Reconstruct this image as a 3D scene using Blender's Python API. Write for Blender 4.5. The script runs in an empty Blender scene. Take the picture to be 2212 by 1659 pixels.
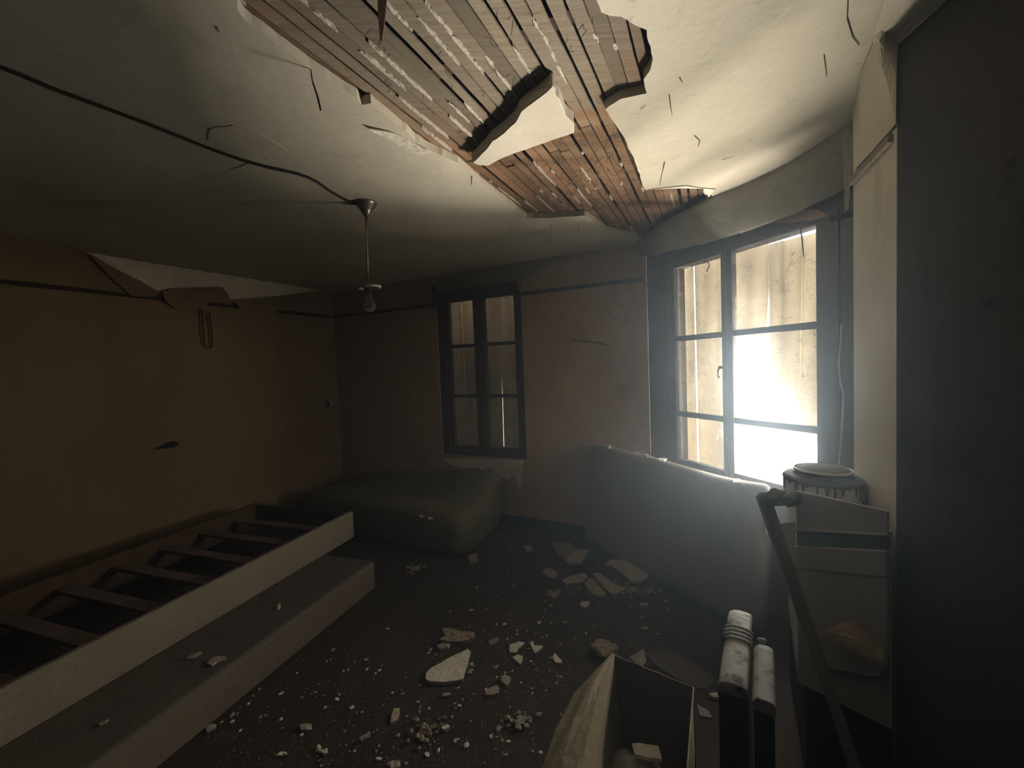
import bpy, bmesh, math, random
from mathutils import Vector, Matrix, noise
from mathutils.geometry import tessellate_polygon

random.seed(11)
C = bpy.context.scene.collection
sc = bpy.context.scene
V = Vector

# ------------------------------------------------------------------ camera
F_PX, PITCH, ROLL = 890.263, 0.0441, -0.0393
CX, CY = 1106.0, 829.5
EYE = V((0, 0, 1.48))
fw = V((0, math.cos(PITCH), -math.sin(PITCH)))
up0 = V((0, math.sin(PITCH), math.cos(PITCH)))
rt0 = V((1, 0, 0))
RT = math.cos(ROLL) * rt0 + math.sin(ROLL) * up0
UP = -math.sin(ROLL) * rt0 + math.cos(ROLL) * up0
cam_d = bpy.data.cameras.new('camera')
cam = bpy.data.objects.new('camera', cam_d)
C.objects.link(cam)
M = Matrix((RT, UP, -fw)).transposed().to_4x4()
M.translation = EYE
cam.matrix_world = M
cam_d.sensor_width = 36
cam_d.lens = 36 * F_PX / 2212
cam_d.clip_start = 0.02
sc.camera = cam

def ray(u, v):
    return RT * ((u - CX) / F_PX) + UP * ((CY - v) / F_PX) + fw
def atz(u, v, z):                      # where the sight line of a photo pixel meets the height z
    r = ray(u, v); return EYE + r * ((z - EYE.z) / r.z)
def aty(u, v, y):                      # ... meets the depth y
    r = ray(u, v); return EYE + r * (y / r.y)
def onp(u, v, P, d):                   # ... meets the upright plane through P along d
    r = ray(u, v); n = V((d[1], -d[0], 0))
    return EYE + r * ((n.dot(V((P[0], P[1], 0)) - V((EYE.x, EYE.y, 0)))) / n.dot(r))

# ------------------------------------------------------------------ plan of the room
ZC, ZR = 2.387, 2.115
A = V((-1.989, 4.706, 0)); d1 = V((0.442, 0.897, 0)).normalized(); d2 = V((0.898, -0.441, 0)).normalized()
B = V((1.068, 3.205, 0)); d3 = V((0.379, -0.925, 0)).normalized()
n1 = V((d1.y, -d1.x, 0))               # into the room from the left wall
n2 = V((d2.y, -d2.x, 0))               # into the room from the back wall
n3 = V((d3.y, -d3.x, 0))               # into the room from the window wall
J = B + d3 * 1.62
EE = V((1.276, 1.536, 0)); NN = V((1.136, 1.216, 0))
d4 = (NN - EE).normalized(); n4 = V((d4.y, -d4.x, 0))
YR = -1.1
Z0 = V((0, 0, 1))

# ------------------------------------------------------------------ object helpers
def link(o, parent=None):
    C.objects.link(o)
    if parent is not None:
        o.parent = parent
        bpy.context.view_layer.update()
        o.matrix_parent_inverse = parent.matrix_world.inverted()
    return o
def obj(name, bm, mats, parent=None, smooth=False):
    bmesh.ops.recalc_face_normals(bm, faces=bm.faces[:])
    me = bpy.data.meshes.new(name)
    bm.to_mesh(me); bm.free()
    for m in (mats if isinstance(mats, (list, tuple)) else [mats]): me.materials.append(m)
    if smooth:
        for p in me.polygons: p.use_smooth = True
    return link(bpy.data.objects.new(name, me), parent)
def tag(o, label, cat, group=None, kind=None):
    o['label'] = label; o['category'] = cat
    if group: o['group'] = group
    if kind: o['kind'] = kind
    return o
def thing(name, label, cat, loc, group=None):
    o = bpy.data.objects.new(name, None); C.objects.link(o)
    o.location = loc; o.empty_display_size = .05
    bpy.context.view_layer.update()
    return tag(o, label, cat, group)
def struct(o):
    o['kind'] = 'structure'; return o
def bevel(o, w, seg=2):
    m = o.modifiers.new('bevel', 'BEVEL'); m.width = w; m.segments = seg; m.limit_method = 'ANGLE'
    return o
def subsurf(o, lv=1):
    m = o.modifiers.new('subsurf', 'SUBSURF'); m.levels = lv; m.render_levels = lv
    for p in o.data.polygons: p.use_smooth = True
    return o

# ------------------------------------------------------------------ mesh helpers
def NB(): return bmesh.new()
def hexa(bm, o, a, b, c):              # a box: corner o and three edge vectors
    v = [bm.verts.new(o + a * i + b * j + c * k) for k in (0, 1) for j in (0, 1) for i in (0, 1)]
    for q in ((0, 1, 3, 2), (4, 6, 7, 5), (0, 4, 5, 1), (2, 3, 7, 6), (0, 2, 6, 4), (1, 5, 7, 3)):
        bm.faces.new([v[i] for i in q])
    return v
def prism(bm, poly, vec):              # closed polygon of 3D points, thickness vector
    n = len(poly)
    a = [bm.verts.new(p) for p in poly]; b = [bm.verts.new(p + vec) for p in poly]
    tris = tessellate_polygon([[V(p) for p in poly]])
    for t in tris:
        try:
            bm.faces.new([a[i] for i in t]); bm.faces.new([b[i] for i in reversed(t)])
        except ValueError: pass
    for i in range(n):
        j = (i + 1) % n
        bm.faces.new((a[i], a[j], b[j], b[i]))
def prism_hole(bm, outer, holes, vec):
    loops = [outer] + holes
    flat = [p for l in loops for p in l]
    a = [bm.verts.new(p) for p in flat]; b = [bm.verts.new(p + vec) for p in flat]
    for t in tessellate_polygon([[V(p) for p in l] for l in loops]):
        try:
            bm.faces.new([a[i] for i in t]); bm.faces.new([b[i] for i in reversed(t)])
        except ValueError: pass
    k = 0
    for l in loops:
        n = len(l)
        for i in range(n):
            j = (i + 1) % n
            bm.faces.new((a[k + i], a[k + j], b[k + j], b[k + i]))
        k += n
def tube(bm, pts, r, seg=8):
    rings = []
    n = len(pts)
    for i, p in enumerate(pts):
        t = (pts[min(i + 1, n - 1)] - pts[max(i - 1, 0)]).normalized()
        x = t.cross(V((0.31, 0.2, 0.93)));
        if x.length < 1e-3: x = t.cross(V((1, 0, 0)))
        x.normalize(); y = t.cross(x)
        rr = r[i] if isinstance(r, (list, tuple)) else r
        rings.append([bm.verts.new(p + (x * math.cos(2 * math.pi * k / seg) + y * math.sin(2 * math.pi * k / seg)) * rr) for k in range(seg)])
    for i in range(n - 1):
        for k in range(seg):
            l = (k + 1) % seg
            bm.faces.new((rings[i][k], rings[i][l], rings[i + 1][l], rings[i + 1][k]))
    bm.faces.new(rings[0]); bm.faces.new(rings[-1])
def lathe(bm, c, prof, seg=40):        # prof: (radius, z)
    rings = []
    for r, z in prof:
        if r < 1e-5: rings.append([bm.verts.new(c + V((0, 0, z)))])
        else: rings.append([bm.verts.new(c + V((r * math.cos(2 * math.pi * k / seg), r * math.sin(2 * math.pi * k / seg), z))) for k in range(seg)])
    for a, b in zip(rings, rings[1:]):
        for k in range(seg):
            l = (k + 1) % seg
            if len(a) == 1 and len(b) == 1: continue
            if len(a) == 1: bm.faces.new((a[0], b[l], b[k]))
            elif len(b) == 1: bm.faces.new((a[k], a[l], b[0]))
            else: bm.faces.new((a[k], a[l], b[l], b[k]))
    for r in (rings[0], rings[-1]):
        if len(r) > 2: bm.faces.new(r)
def loft(bm, rings, cap=True):
    vs = [[bm.verts.new(p) for p in r] for r in rings]
    n = len(rings[0])
    for a, b in zip(vs, vs[1:]):
        for k in range(n):
            l = (k + 1) % n
            bm.faces.new((a[k], a[l], b[l], b[k]))
    if cap:
        bm.faces.new(vs[0]); bm.faces.new(vs[-1])
def rough_loop(poly, step, amp, closed=True, seed=0):      # finer, ragged outline
    out = []
    n = len(poly)
    for i in range(n if closed else n - 1):
        p, q = poly[i], poly[(i + 1) % n]
        k = max(1, int((q - p).length / step))
        for j in range(k):
            t = p.lerp(q, j / k)
            w = noise.noise_vector(t * 23 + V((seed, 0, 0))) * amp + noise.noise_vector(t * 70 + V((seed, 5, 0))) * amp * .5
            out.append(t + w)
    if not closed: out.append(poly[-1])
    return out
def flat(pts, z):
    return [V((p.x, p.y, z)) for p in pts]
def inside(p, poly):
    r = False
    n = len(poly)
    for i in range(n):
        a, b = poly[i], poly[(i + 1) % n]
        if (a[1] > p[1]) != (b[1] > p[1]) and p[0] < (b[0] - a[0]) * (p[1] - a[1]) / (b[1] - a[1]) + a[0]: r = not r
    return r

# ------------------------------------------------------------------ materials
def nt(name):
    m = bpy.data.materials.new(name); m.use_nodes = True
    t = m.node_tree; t.nodes.clear()
    return m, t
def N(t, kind, **kw):
    n = t.nodes.new(kind)
    for k, v in kw.items():
        if k in n.inputs: n.inputs[k].default_value = v
        else: setattr(n, k, v)
    return n
def ramp(t, fac, stops):
    r = N(t, 'ShaderNodeValToRGB')
    e = r.color_ramp.elements
    e[0].position, e[0].color = stops[0][0], (*stops[0][1], 1)
    e[1].position, e[1].color = stops[-1][0], (*stops[-1][1], 1)
    for p, c in stops[1:-1]:
        x = e.new(p); x.color = (*c, 1)
    t.links.new(fac, r.inputs['Fac'])
    return r.outputs['Color']
def coords(t, stretch=None, ang=0):
    g = N(t, 'ShaderNodeNewGeometry')
    mp = N(t, 'ShaderNodeMapping')
    t.links.new(g.outputs['Position'], mp.inputs['Vector'])
    mp.inputs['Rotation'].default_value = (0, 0, ang)
    if stretch: mp.inputs['Scale'].default_value = stretch
    return mp.outputs['Vector']
def surf(name, base, layers=(), rough=.85, bump=.15, bscale=35, spec=.25, stretch=None, ang=0, metallic=0, vary=0, patch=None):
    """base colour; layers: (noise scale, threshold lo, hi, colour, strength[, stretch])"""
    m, t = nt(name)
    L = t.links.new
    co = coords(t, stretch, ang)
    col = None
    cin = (*base, 1)
    for i, ly in enumerate(layers):
        s, lo, hi, c, k = ly[:5]
        cc = coords(t, ly[5], ang) if len(ly) > 5 else co
        nz = N(t, 'ShaderNodeTexNoise'); nz.inputs['Scale'].default_value = s
        nz.inputs['Detail'].default_value = 6; nz.inputs['Roughness'].default_value = .62
        ad = N(t, 'ShaderNodeVectorMath', operation='ADD'); ad.inputs[1].default_value = (i * 3.7, i * 1.3, i * 2.1)
        L(cc, ad.inputs[0]); L(ad.outputs[0], nz.inputs['Vector'])
        f = ramp(t, nz.outputs['Fac'], [(lo, (0, 0, 0)), (hi, (k, k, k))])
        mx = N(t, 'ShaderNodeMix', data_type='RGBA')
        L(f, mx.inputs[0])
        if col is None: mx.inputs[6].default_value = cin
        else: L(col, mx.inputs[6])
        mx.inputs[7].default_value = (*c, 1)
        col = mx.outputs[2]
    if patch:
        pc, pr, pcol, pk = patch
        g = N(t, 'ShaderNodeNewGeometry'); vd = N(t, 'ShaderNodeVectorMath', operation='DISTANCE'); vd.inputs[1].default_value = pc
        L(g.outputs['Position'], vd.inputs[0])
        nz = N(t, 'ShaderNodeTexNoise', Scale=7, Detail=7, Roughness=.7); L(co, nz.inputs['Vector'])
        nm = N(t, 'ShaderNodeMath', operation='MULTIPLY'); nm.inputs[1].default_value = pr * 1.5; L(nz.outputs['Fac'], nm.inputs[0])
        ad = N(t, 'ShaderNodeMath', operation='SUBTRACT'); L(vd.outputs['Value'], ad.inputs[0]); L(nm.outputs[0], ad.inputs[1])
        f = ramp(t, ad.outputs[0], [(.0, (pk, pk, pk)), (min(.95, pr * .45), (0, 0, 0))])
        mx = N(t, 'ShaderNodeMix', data_type='RGBA'); L(f, mx.inputs[0]); L(col, mx.inputs[6]); mx.inputs[7].default_value = (*pcol, 1); col = mx.outputs[2]
    p = N(t, 'ShaderNodeBsdfPrincipled')
    p.inputs['Roughness'].default_value = rough
    p.inputs['Specular IOR Level'].default_value = spec
    p.inputs['Metallic'].default_value = metallic
    if vary and col is not None:
        oi = N(t, 'ShaderNodeObjectInfo'); mr = N(t, 'ShaderNodeMapRange'); mr.inputs['To Min'].default_value = 1 - vary; mr.inputs['To Max'].default_value = 1 + vary
        L(oi.outputs['Random'], mr.inputs['Value'])
        hs = N(t, 'ShaderNodeHueSaturation'); L(mr.outputs[0], hs.inputs['Value']); L(col, hs.inputs['Color']); col = hs.outputs['Color']
    if col is None: p.inputs['Base Color'].default_value = cin
    else: L(col, p.inputs['Base Color'])
    if bump:
        nb = N(t, 'ShaderNodeTexNoise'); nb.inputs['Scale'].default_value = bscale; nb.inputs['Detail'].default_value = 8
        L(co, nb.inputs['Vector'])
        bp = N(t, 'ShaderNodeBump'); bp.inputs['Strength'].default_value = bump; bp.inputs['Distance'].default_value = .02
        L(nb.outputs['Fac'], bp.inputs['Height']); L(bp.outputs['Normal'], p.inputs['Normal'])
    o = N(t, 'ShaderNodeOutputMaterial'); L(p.outputs[0], o.inputs['Surface'])
    return m

LATH_ANG = -math.atan2(d1.y, d1.x)
mt = {}
mt['ceil'] = surf('ceiling_plaster', (.62, .585, .48), [(1.1, .48, .72, (.50, .465, .35), .55), (5, .58, .75, (.40, .34, .22), .35), (26, .63, .72, (.30, .25, .18), .4), (2.2, .55, .8, (.30, .28, .21), .5)], rough=.9, bump=.3, bscale=9)
mt['cove'] = surf('shaded_cove_plaster', (.46, .435, .34), [(3, .45, .7, (.33, .305, .22), .7), (14, .55, .72, (.26, .235, .17), .6), (5, .58, .72, (.55, .52, .43), .5)], bump=.4, bscale=12)  # base darkened to carry the shade above the window, with random stains
mt['plaster'] = surf('bare_plaster', (.80, .765, .67), [(9, .5, .75, (.52, .48, .39), .6), (60, .6, .72, (.35, .3, .24), .5)], bump=.5, bscale=40)
mt['plaster_dull'] = surf('dull_plaster', (.56, .52, .42), [(9, .45, .7, (.34, .30, .23), .7), (60, .6, .72, (.25, .21, .17), .6)], bump=.5, bscale=40)
mt['edge'] = surf('plaster_key', (.55, .52, .44), [(40, .5, .7, (.5, .45, .38), .6)], bump=.5, bscale=80)
mt['wallL'] = surf('yellowed_wallpaper', (.27, .20, .11), [(.9, .42, .7, (.17, .12, .068), .8), (4, .55, .75, (.20, .14, .08), .5), (2.2, .5, .72, (.26, .22, .17), .4), (5, .6, .75, (.10, .07, .04), .5, (1, 1, .12))], bump=.12, bscale=14)
mt['wallB'] = surf('brown_wallpaper', (.53, .385, .25), [(1.6, .42, .66, (.41, .285, .18), .8), (6, .52, .72, (.28, .20, .135), .5), (3.2, .56, .75, (.52, .41, .30), .5), (14, .62, .75, (.11, .08, .055), .5)], bump=.15, bscale=14)
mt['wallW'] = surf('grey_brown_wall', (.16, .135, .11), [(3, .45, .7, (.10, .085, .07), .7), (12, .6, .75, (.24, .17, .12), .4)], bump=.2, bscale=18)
mt['wallT'] = surf('tan_wallpaper', (.68, .63, .52), [(2, .45, .7, (.61, .55, .44), .6), (9, .56, .75, (.56, .51, .42), .5), (7, .62, .74, (.24, .19, .14), .4, (1, 1, .2))], bump=.12, bscale=14)
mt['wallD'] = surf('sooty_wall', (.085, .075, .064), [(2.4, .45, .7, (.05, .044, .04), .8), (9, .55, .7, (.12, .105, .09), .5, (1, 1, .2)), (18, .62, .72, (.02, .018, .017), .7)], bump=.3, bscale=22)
mt['rail'] = surf('dark_rail', (.035, .024, .017), [(12, .5, .7, (.06, .04, .03), .5)], bump=.1)
mt['railT'] = surf('tan_rail', (.28, .22, .15), [(12, .5, .7, (.10, .075, .05), .5)], bump=.1)
mt['frame'] = surf('brown_window_paint', (.075, .050, .034), [(8, .5, .72, (.12, .085, .06), .6), (30, .6, .72, (.03, .022, .018), .6)], rough=.6, bump=.15)
mt['frame2'] = surf('grey_window_paint', (.15, .14, .135), [(6, .5, .72, (.21, .195, .18), .5), (34, .62, .72, (.06, .05, .045), .5, (1, 1, .2))], rough=.6, bump=.12)
mt['floor'] = surf('dirty_floor', (.056, .043, .034), [(2.4, .42, .68, (.036, .027, .021), .8), (9, .52, .7, (.10, .080, .064), .55), (70, .62, .70, (.17, .145, .115), .5), (3.1, .5, .7, (.085, .05, .033), .5)], rough=.8, bump=.35, bscale=45)
mt['lath'] = surf('lath_wood', (.235, .138, .078), [(16, .42, .7, (.15, .085, .048), .8), (4.5, .52, .68, (.29, .22, .15), .55), (40, .6, .72, (.07, .045, .03), .7), (1.5, .55, .66, (.34, .30, .235), .5)], bump=.4, bscale=40, stretch=(.18, 1, 1), ang=LATH_ANG, vary=.30, patch=((-.05, 1.15, 2.43), .55, (.215, .195, .15), .8))
mt['joist'] = surf('dark_joist', (.05, .035, .025), bump=.2)
mt['bedwood'] = surf('bed_rail_fabric', (.27, .235, .185), [(2.4, .45, .7, (.20, .165, .125), .7), (14, .56, .70, (.36, .33, .28), .65), (30, .62, .72, (.09, .075, .06), .6)], bump=.35, bscale=30)
mt['slat'] = surf('slat_wood', (.20, .145, .125), [(8, .45, .7, (.13, .095, .085), .7), (30, .62, .72, (.25, .22, .2), .5)], bump=.25)
mt['endrail'] = surf('dark_end_rail', (.10, .065, .035), [(8, .45, .7, (.06, .04, .02), .7)], bump=.2)
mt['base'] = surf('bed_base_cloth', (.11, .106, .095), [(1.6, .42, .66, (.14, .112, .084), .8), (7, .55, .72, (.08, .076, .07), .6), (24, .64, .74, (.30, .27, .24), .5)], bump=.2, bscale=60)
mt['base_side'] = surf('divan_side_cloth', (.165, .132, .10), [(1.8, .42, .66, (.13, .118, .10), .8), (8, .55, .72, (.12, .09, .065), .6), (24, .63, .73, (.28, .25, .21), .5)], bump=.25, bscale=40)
mt['olive'] = surf('olive_ticking', (.175, .16, .095), [(2.2, .42, .68, (.11, .085, .05), .8), (9, .56, .72, (.09, .068, .04), .6)], bump=.25, bscale=50)
mt['grey'] = surf('grey_ticking', (.30, .285, .25), [(2, .45, .7, (.23, .215, .185), .7), (12, .58, .74, (.36, .345, .31), .4)], bump=.15, bscale=70)
mt['cupb'] = surf('grey_cupboard_paint', (.52, .515, .48), [(5, .48, .72, (.43, .42, .385), .6), (26, .62, .74, (.32, .31, .28), .5)], rough=.65, bump=.15)
mt['green'] = surf('green_paint', (.15, .25, .22), [(7, .48, .7, (.075, .12, .105), .7), (20, .6, .72, (.2, .24, .22), .4)], rough=.55, bump=.12)
mt['dark'] = surf('dark_void', (.02, .018, .016), bump=0)
mt['enamel'] = surf('white_enamel', (.78, .77, .70), [(6, .55, .72, (.6, .58, .5), .5)], rough=.35, bump=.05, spec=.5)
mt['grime'] = surf('grimy_lid', (.20, .215, .22), [(9, .5, .7, (.09, .09, .09), .7)], rough=.7, bump=.3)
mt['casing'] = surf('dusty_grey_metal', (.42, .425, .425), [(22, .56, .63, (.06, .055, .05), .95), (5, .5, .72, (.32, .325, .325), .6)], rough=.7, bump=.2)
mt['shade_dk'] = surf('shade_black', (.03, .028, .026), [(9, .5, .7, (.015, .014, .013), .7)], rough=.7, bump=.1)  # near-black stands in for shade on the casing fronts and under the cupboard
mt['card'] = surf('cardboard', (.25, .215, .145), [(4, .45, .7, (.23, .185, .125), .7), (16, .6, .72, (.15, .11, .07), .6), (10, .58, .7, (.37, .32, .22), .5, (1, 1, .25))], bump=.25, bscale=25)
mt['card_in'] = surf('brown_cardboard', (.13, .082, .055), [(5, .45, .7, (.09, .055, .04), .7)], bump=.2)
mt['paper'] = surf('tan_paper', (.56, .47, .34), [(8, .45, .7, (.31, .25, .17), .6)], bump=.15)
mt['paper_grey'] = surf('grey_paper', (.36, .34, .30), [(8, .45, .7, (.27, .25, .21), .6)], bump=.2)
mt['cable'] = surf('dark_cable', (.03, .025, .02), bump=0)
mt['metal'] = surf('tarnished_metal', (.36, .31, .25), [(14, .5, .7, (.18, .15, .12), .7)], rough=.35, bump=.05, metallic=.8)
mt['porcelain'] = surf('porcelain', (.7, .67, .58), rough=.3, bump=0, spec=.5)
mt['stone'] = surf('rough_mortar', (.42, .36, .265), [(30, .45, .65, (.16, .13, .09), .8), (14, .55, .7, (.45, .38, .28), .6)], bump=.9, bscale=60)
mt['crumb'] = surf('plaster_crumb', (.46, .42, .345), [(25, .45, .7, (.30, .265, .21), .7)], bump=.4, bscale=80)
mt['plank'] = surf('lit_plank', (.36, .35, .32), [(6, .48, .7, (.26, .25, .22), .6, (1, 1, .2))], bump=.2)  # paler copy that paints the plank's lit face
mt['plank_shade'] = surf('shaded_plank', (.20, .195, .185), [(6, .48, .7, (.14, .135, .125), .6, (1, 1, .2))], bump=.2)  # the plank's shaded side put into a darker colour
mt['cloth'] = surf('box_cloth', (.48, .46, .42), [(9, .45, .65, (.30, .285, .26), .8)], bump=.4, bscale=40)
mt['rag'] = surf('grey_rag', (.27, .26, .25), [(16, .45, .65, (.13, .125, .12), .8)], bump=.6, bscale=40)

def m_glass():
    m, t = nt('dirty_glass'); L = t.links.new
    co = coords(t)
    nz = N(t, 'ShaderNodeTexNoise', Scale=5.5, Detail=7, Roughness=.65); L(co, nz.inputs['Vector'])
    cr = N(t, 'ShaderNodeTexNoise', Scale=38, Detail=4, Roughness=.6); L(co, cr.inputs['Vector'])
    f1 = ramp(t, nz.outputs['Fac'], [(.38, (.03, .03, .03)), (.75, (.30, .30, .30))])
    f2 = ramp(t, cr.outputs['Fac'], [(.64, (0, 0, 0)), (.70, (.35, .35, .35))])
    ad = N(t, 'ShaderNodeMix', data_type='RGBA', blend_type='ADD'); ad.inputs[0].default_value = 1
    L(f1, ad.inputs[6]); L(f2, ad.inputs[7])
    vo = N(t, 'ShaderNodeTexVoronoi', feature='DISTANCE_TO_EDGE'); vo.inputs['Scale'].default_value = 26
    wn = N(t, 'ShaderNodeTexNoise', Scale=16, Detail=4); L(co, wn.inputs['Vector'])
    wa = N(t, 'ShaderNodeMix', data_type='RGBA'); wa.inputs[0].default_value = .09; L(co, wa.inputs[6]); L(wn.outputs['Color'], wa.inputs[7]); L(wa.outputs[2], vo.inputs['Vector'])
    ed = ramp(t, vo.outputs['Distance'], [(.012, (.75, .75, .75)), (.035, (0, 0, 0))])
    pn = N(t, 'ShaderNodeTexNoise', Scale=13, Detail=2); L(co, pn.inputs['Vector'])
    pm = ramp(t, pn.outputs['Fac'], [(.55, (0, 0, 0)), (.62, (1, 1, 1))])
    ml = N(t, 'ShaderNodeMix', data_type='RGBA', blend_type='MULTIPLY'); ml.inputs[0].default_value = 1; L(ed, ml.inputs[6]); L(pm, ml.inputs[7])
    ad2 = N(t, 'ShaderNodeMix', data_type='RGBA', blend_type='ADD'); ad2.inputs[0].default_value = 1; L(ad.outputs[2], ad2.inputs[6]); L(ml.outputs[2], ad2.inputs[7]); ad = ad2
    tr = N(t, 'ShaderNodeBsdfTransparent'); tr.inputs['Color'].default_value = (.93, .93, .91, 1)
    di = N(t, 'ShaderNodeBsdfDiffuse'); di.inputs['Color'].default_value = (.30, .27, .21, 1)
    tl = N(t, 'ShaderNodeBsdfTranslucent'); tl.inputs['Color'].default_value = (.34, .31, .26, 1)
    dm = N(t, 'ShaderNodeMixShader'); dm.inputs[0].default_value = .5
    L(di.outputs[0], dm.inputs[1]); L(tl.outputs[0], dm.inputs[2])
    mx = N(t, 'ShaderNodeMixShader')
    L(ad.outputs[2], mx.inputs[0]); L(tr.outputs[0], mx.inputs[1]); L(dm.outputs[0], mx.inputs[2])
    gl = N(t, 'ShaderNodeBsdfGlossy'); gl.inputs['Roughness'].default_value = .12; gl.inputs['Color'].default_value = (.8, .8, .8, 1)
    m2 = N(t, 'ShaderNodeMixShader'); m2.inputs[0].default_value = .03
    L(mx.outputs[0], m2.inputs[1]); L(gl.outputs[0], m2.inputs[2])
    o = N(t, 'ShaderNodeOutputMaterial'); L(m2.outputs[0], o.inputs['Surface'])
    return m
mt['glass'] = m_glass()
def m_shutter(name, col, k):
    m, t = nt(name); L = t.links.new
    co = coords(t, (1, 1, .12))
    nz = N(t, 'ShaderNodeTexNoise', Scale=9, Detail=6); L(co, nz.inputs['Vector'])
    c = ramp(t, nz.outputs['Fac'], [(.3, tuple(x * .72 for x in col)), (.7, col)])
    di = N(t, 'ShaderNodeBsdfDiffuse'); L(c, di.inputs['Color'])
    tl = N(t, 'ShaderNodeBsdfTranslucent'); L(c, tl.inputs['Color'])
    mx = N(t, 'ShaderNodeMixShader'); mx.inputs[0].default_value = k
    L(di.outputs[0], mx.inputs[1]); L(tl.outputs[0], mx.inputs[2])
    o = N(t, 'ShaderNodeOutputMaterial'); L(mx.outputs[0], o.inputs['Surface'])
    return m
mt['shut'] = m_shutter('sunbleached_shutter', (.60, .56, .465), .215)
mt['shut2'] = m_shutter('grey_shutter', (.42, .38, .31), .19)
def m_bulb():
    m, t = nt('bulb_glass')
    p = N(t, 'ShaderNodeBsdfPrincipled'); p.inputs['Roughness'].default_value = .05
    p.inputs['Transmission Weight'].default_value = .9; p.inputs['IOR'].default_value = 1.2
    p.inputs['Base Color'].default_value = (.75, .72, .66, 1)
    o = N(t, 'ShaderNodeOutputMaterial'); t.links.new(p.outputs[0], o.inputs['Surface'])
    return m
mt['bulb'] = m_bulb()

# ------------------------------------------------------------------ the setting
foot = [A, B, J, EE, NN, V((NN.x, YR, 0)), V((A.x + (YR - A.y) * d1.x / d1.y, YR, 0))]
cen = V((-.4, 1.8, 0))
big = [cen + (p - cen) * 1.06 + (p - cen).normalized() * .12 for p in foot]
bm = NB(); prism(bm, big, V((0, 0, -.1))); struct(obj('floor', bm, mt['floor']))
bm = NB(); prism(bm, flat(big, 2.62), V((0, 0, .08))); roofslab = obj('floor_boards_above', bm, mt['joist'])

WH = 2.66
def wall(name, P, d, s0, s1, n, mat, hole=None, th=.16, z1=WH):
    bm = NB()
    def bx(a, b, z0, zz):
        hexa(bm, P + d * a + Z0 * z0, d * (b - a), -n * th, Z0 * (zz - z0))
    if hole:
        h0, h1, hz0, hz1 = hole
        bx(s0, h0, -.05, z1); bx(h1, s1, -.05, z1); bx(h0, h1, -.05, hz0); bx(h0, h1, hz1, z1)
    else: bx(s0, s1, -.05, z1)
    return struct(obj(name, bm, mat))
wl = wall('wall_left', A, d1, -6.7, .12, n1, mt['wallL'])
wb = wall('wall_back', A, d2, 0, 3.405, n2, mt['wallB'], (1.42, 2.335, .63, 2.14))
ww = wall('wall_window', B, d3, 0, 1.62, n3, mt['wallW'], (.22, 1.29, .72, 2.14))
wr = wall('wall_return', EE, d4, 0, (NN - EE).length, n4, mt['wallT'])
bm = NB(); hexa(bm, EE + n4 * -.16 - Z0 * .05, (J - EE) * 1.08 + n4 * .16, d4 * .12, Z0 * WH); struct(obj('wall_niche', bm, mt['wallW']))
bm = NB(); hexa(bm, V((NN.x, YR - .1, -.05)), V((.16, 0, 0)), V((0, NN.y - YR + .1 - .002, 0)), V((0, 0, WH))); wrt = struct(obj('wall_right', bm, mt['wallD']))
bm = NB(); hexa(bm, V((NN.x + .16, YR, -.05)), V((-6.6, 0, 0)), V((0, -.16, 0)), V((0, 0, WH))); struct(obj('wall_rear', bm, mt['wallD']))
# blocking pieces closing the outer corners
bm = NB(); hexa(bm, B - n2 * .16 - Z0 * .05 - d2 * .3, d2 * .3 - n3 * .02, -n2 * .2, Z0 * WH); hexa(bm, B - n2 * .01 - Z0 * .05, -n2 * .3, -n3 * .16 - d3 * .05, Z0 * WH); obj('corner_block', bm, mt['wallW'], ww)

# picture rails and skirting
def strip(name, P, d, s0, s1, n, z, h, dep, mat, off=0):
    bm = NB(); hexa(bm, P + d * s0 + Z0 * z + n * off, d * (s1 - s0), n * dep, Z0 * h)
    return struct(bevel(obj(name, bm, mat), .003))
strip('trim_1', A, d1, -4.6, -.02, n1, ZR - .02, .026, .02, mt['rail'])
strip('trim_2', A, d2, .02, 1.40, n2, ZR - .02, .026, .02, mt['rail'])
strip('trim_3', A, d2, 2.345, 3.39, n2, ZR - .02, .026, .02, mt['rail'])
strip('trim_4', B, d3, 1.30, 1.60, n3, ZR - .012, .026, .02, mt['rail'])
strip('trim_5', EE, d4, .0, .330, n4, ZR - .024, .024, .014, mt['railT'])
strip('baseboard_back', A, d2, .02, 3.39, n2, 0, .10, .018, mt['rail'])
strip('baseboard_left', A, d1, -5.5, -.03, n1, 0, .10, .018, mt['rail'])

# ------------------------------------------------------------------ ceiling with the fallen plaster
hole_px = [(400, -70), (480, 0), (512, 22), (530, 44), (600, 97), (672, 148), (715, 177), (770, 212), (781, 226), (800, 224), (850, 264), (920, 320), (990, 352), (1040, 397), (1090, 434), (1137, 471), (1180, 471), (1262, 466), (1285, 479), (1312, 498), (1345, 507), (1385, 513), (1415, 520), (1460, 500), (1500, 472), (1530, 438), (1536, 431), (1538, 421), (1522, 421), (1519, 407), (1460, 407), (1395, 410), (1385, 393), (1370, 345), (1350, 300), (1325, 264), (1308, 236), (1318, 228), (1340, 214), (1396, 202), (1392, 188), (1388, 172), (1404, 152), (1411, 126), (1402, 90), (1396, 66), (1370, 55), (1340, 37), (1300, 28), (1286, 0), (1270, -70)]
hole = [atz(u, v, ZC) for u, v in hole_px]
holer = rough_loop(hole, .022, .006)
for p in holer: p.z = ZC
TH = .032
ceil_out = [A - d2 * .02, B + n3 * -.02, J, EE, NN, V((NN.x, YR, 0)), foot[-1]]
bm = NB(); prism_hole(bm, flat(ceil_out, ZC), [holer], V((0, 0, TH)))
ce = struct(obj('ceiling', bm, mt['ceil']))
roofslab.parent = ce
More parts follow.
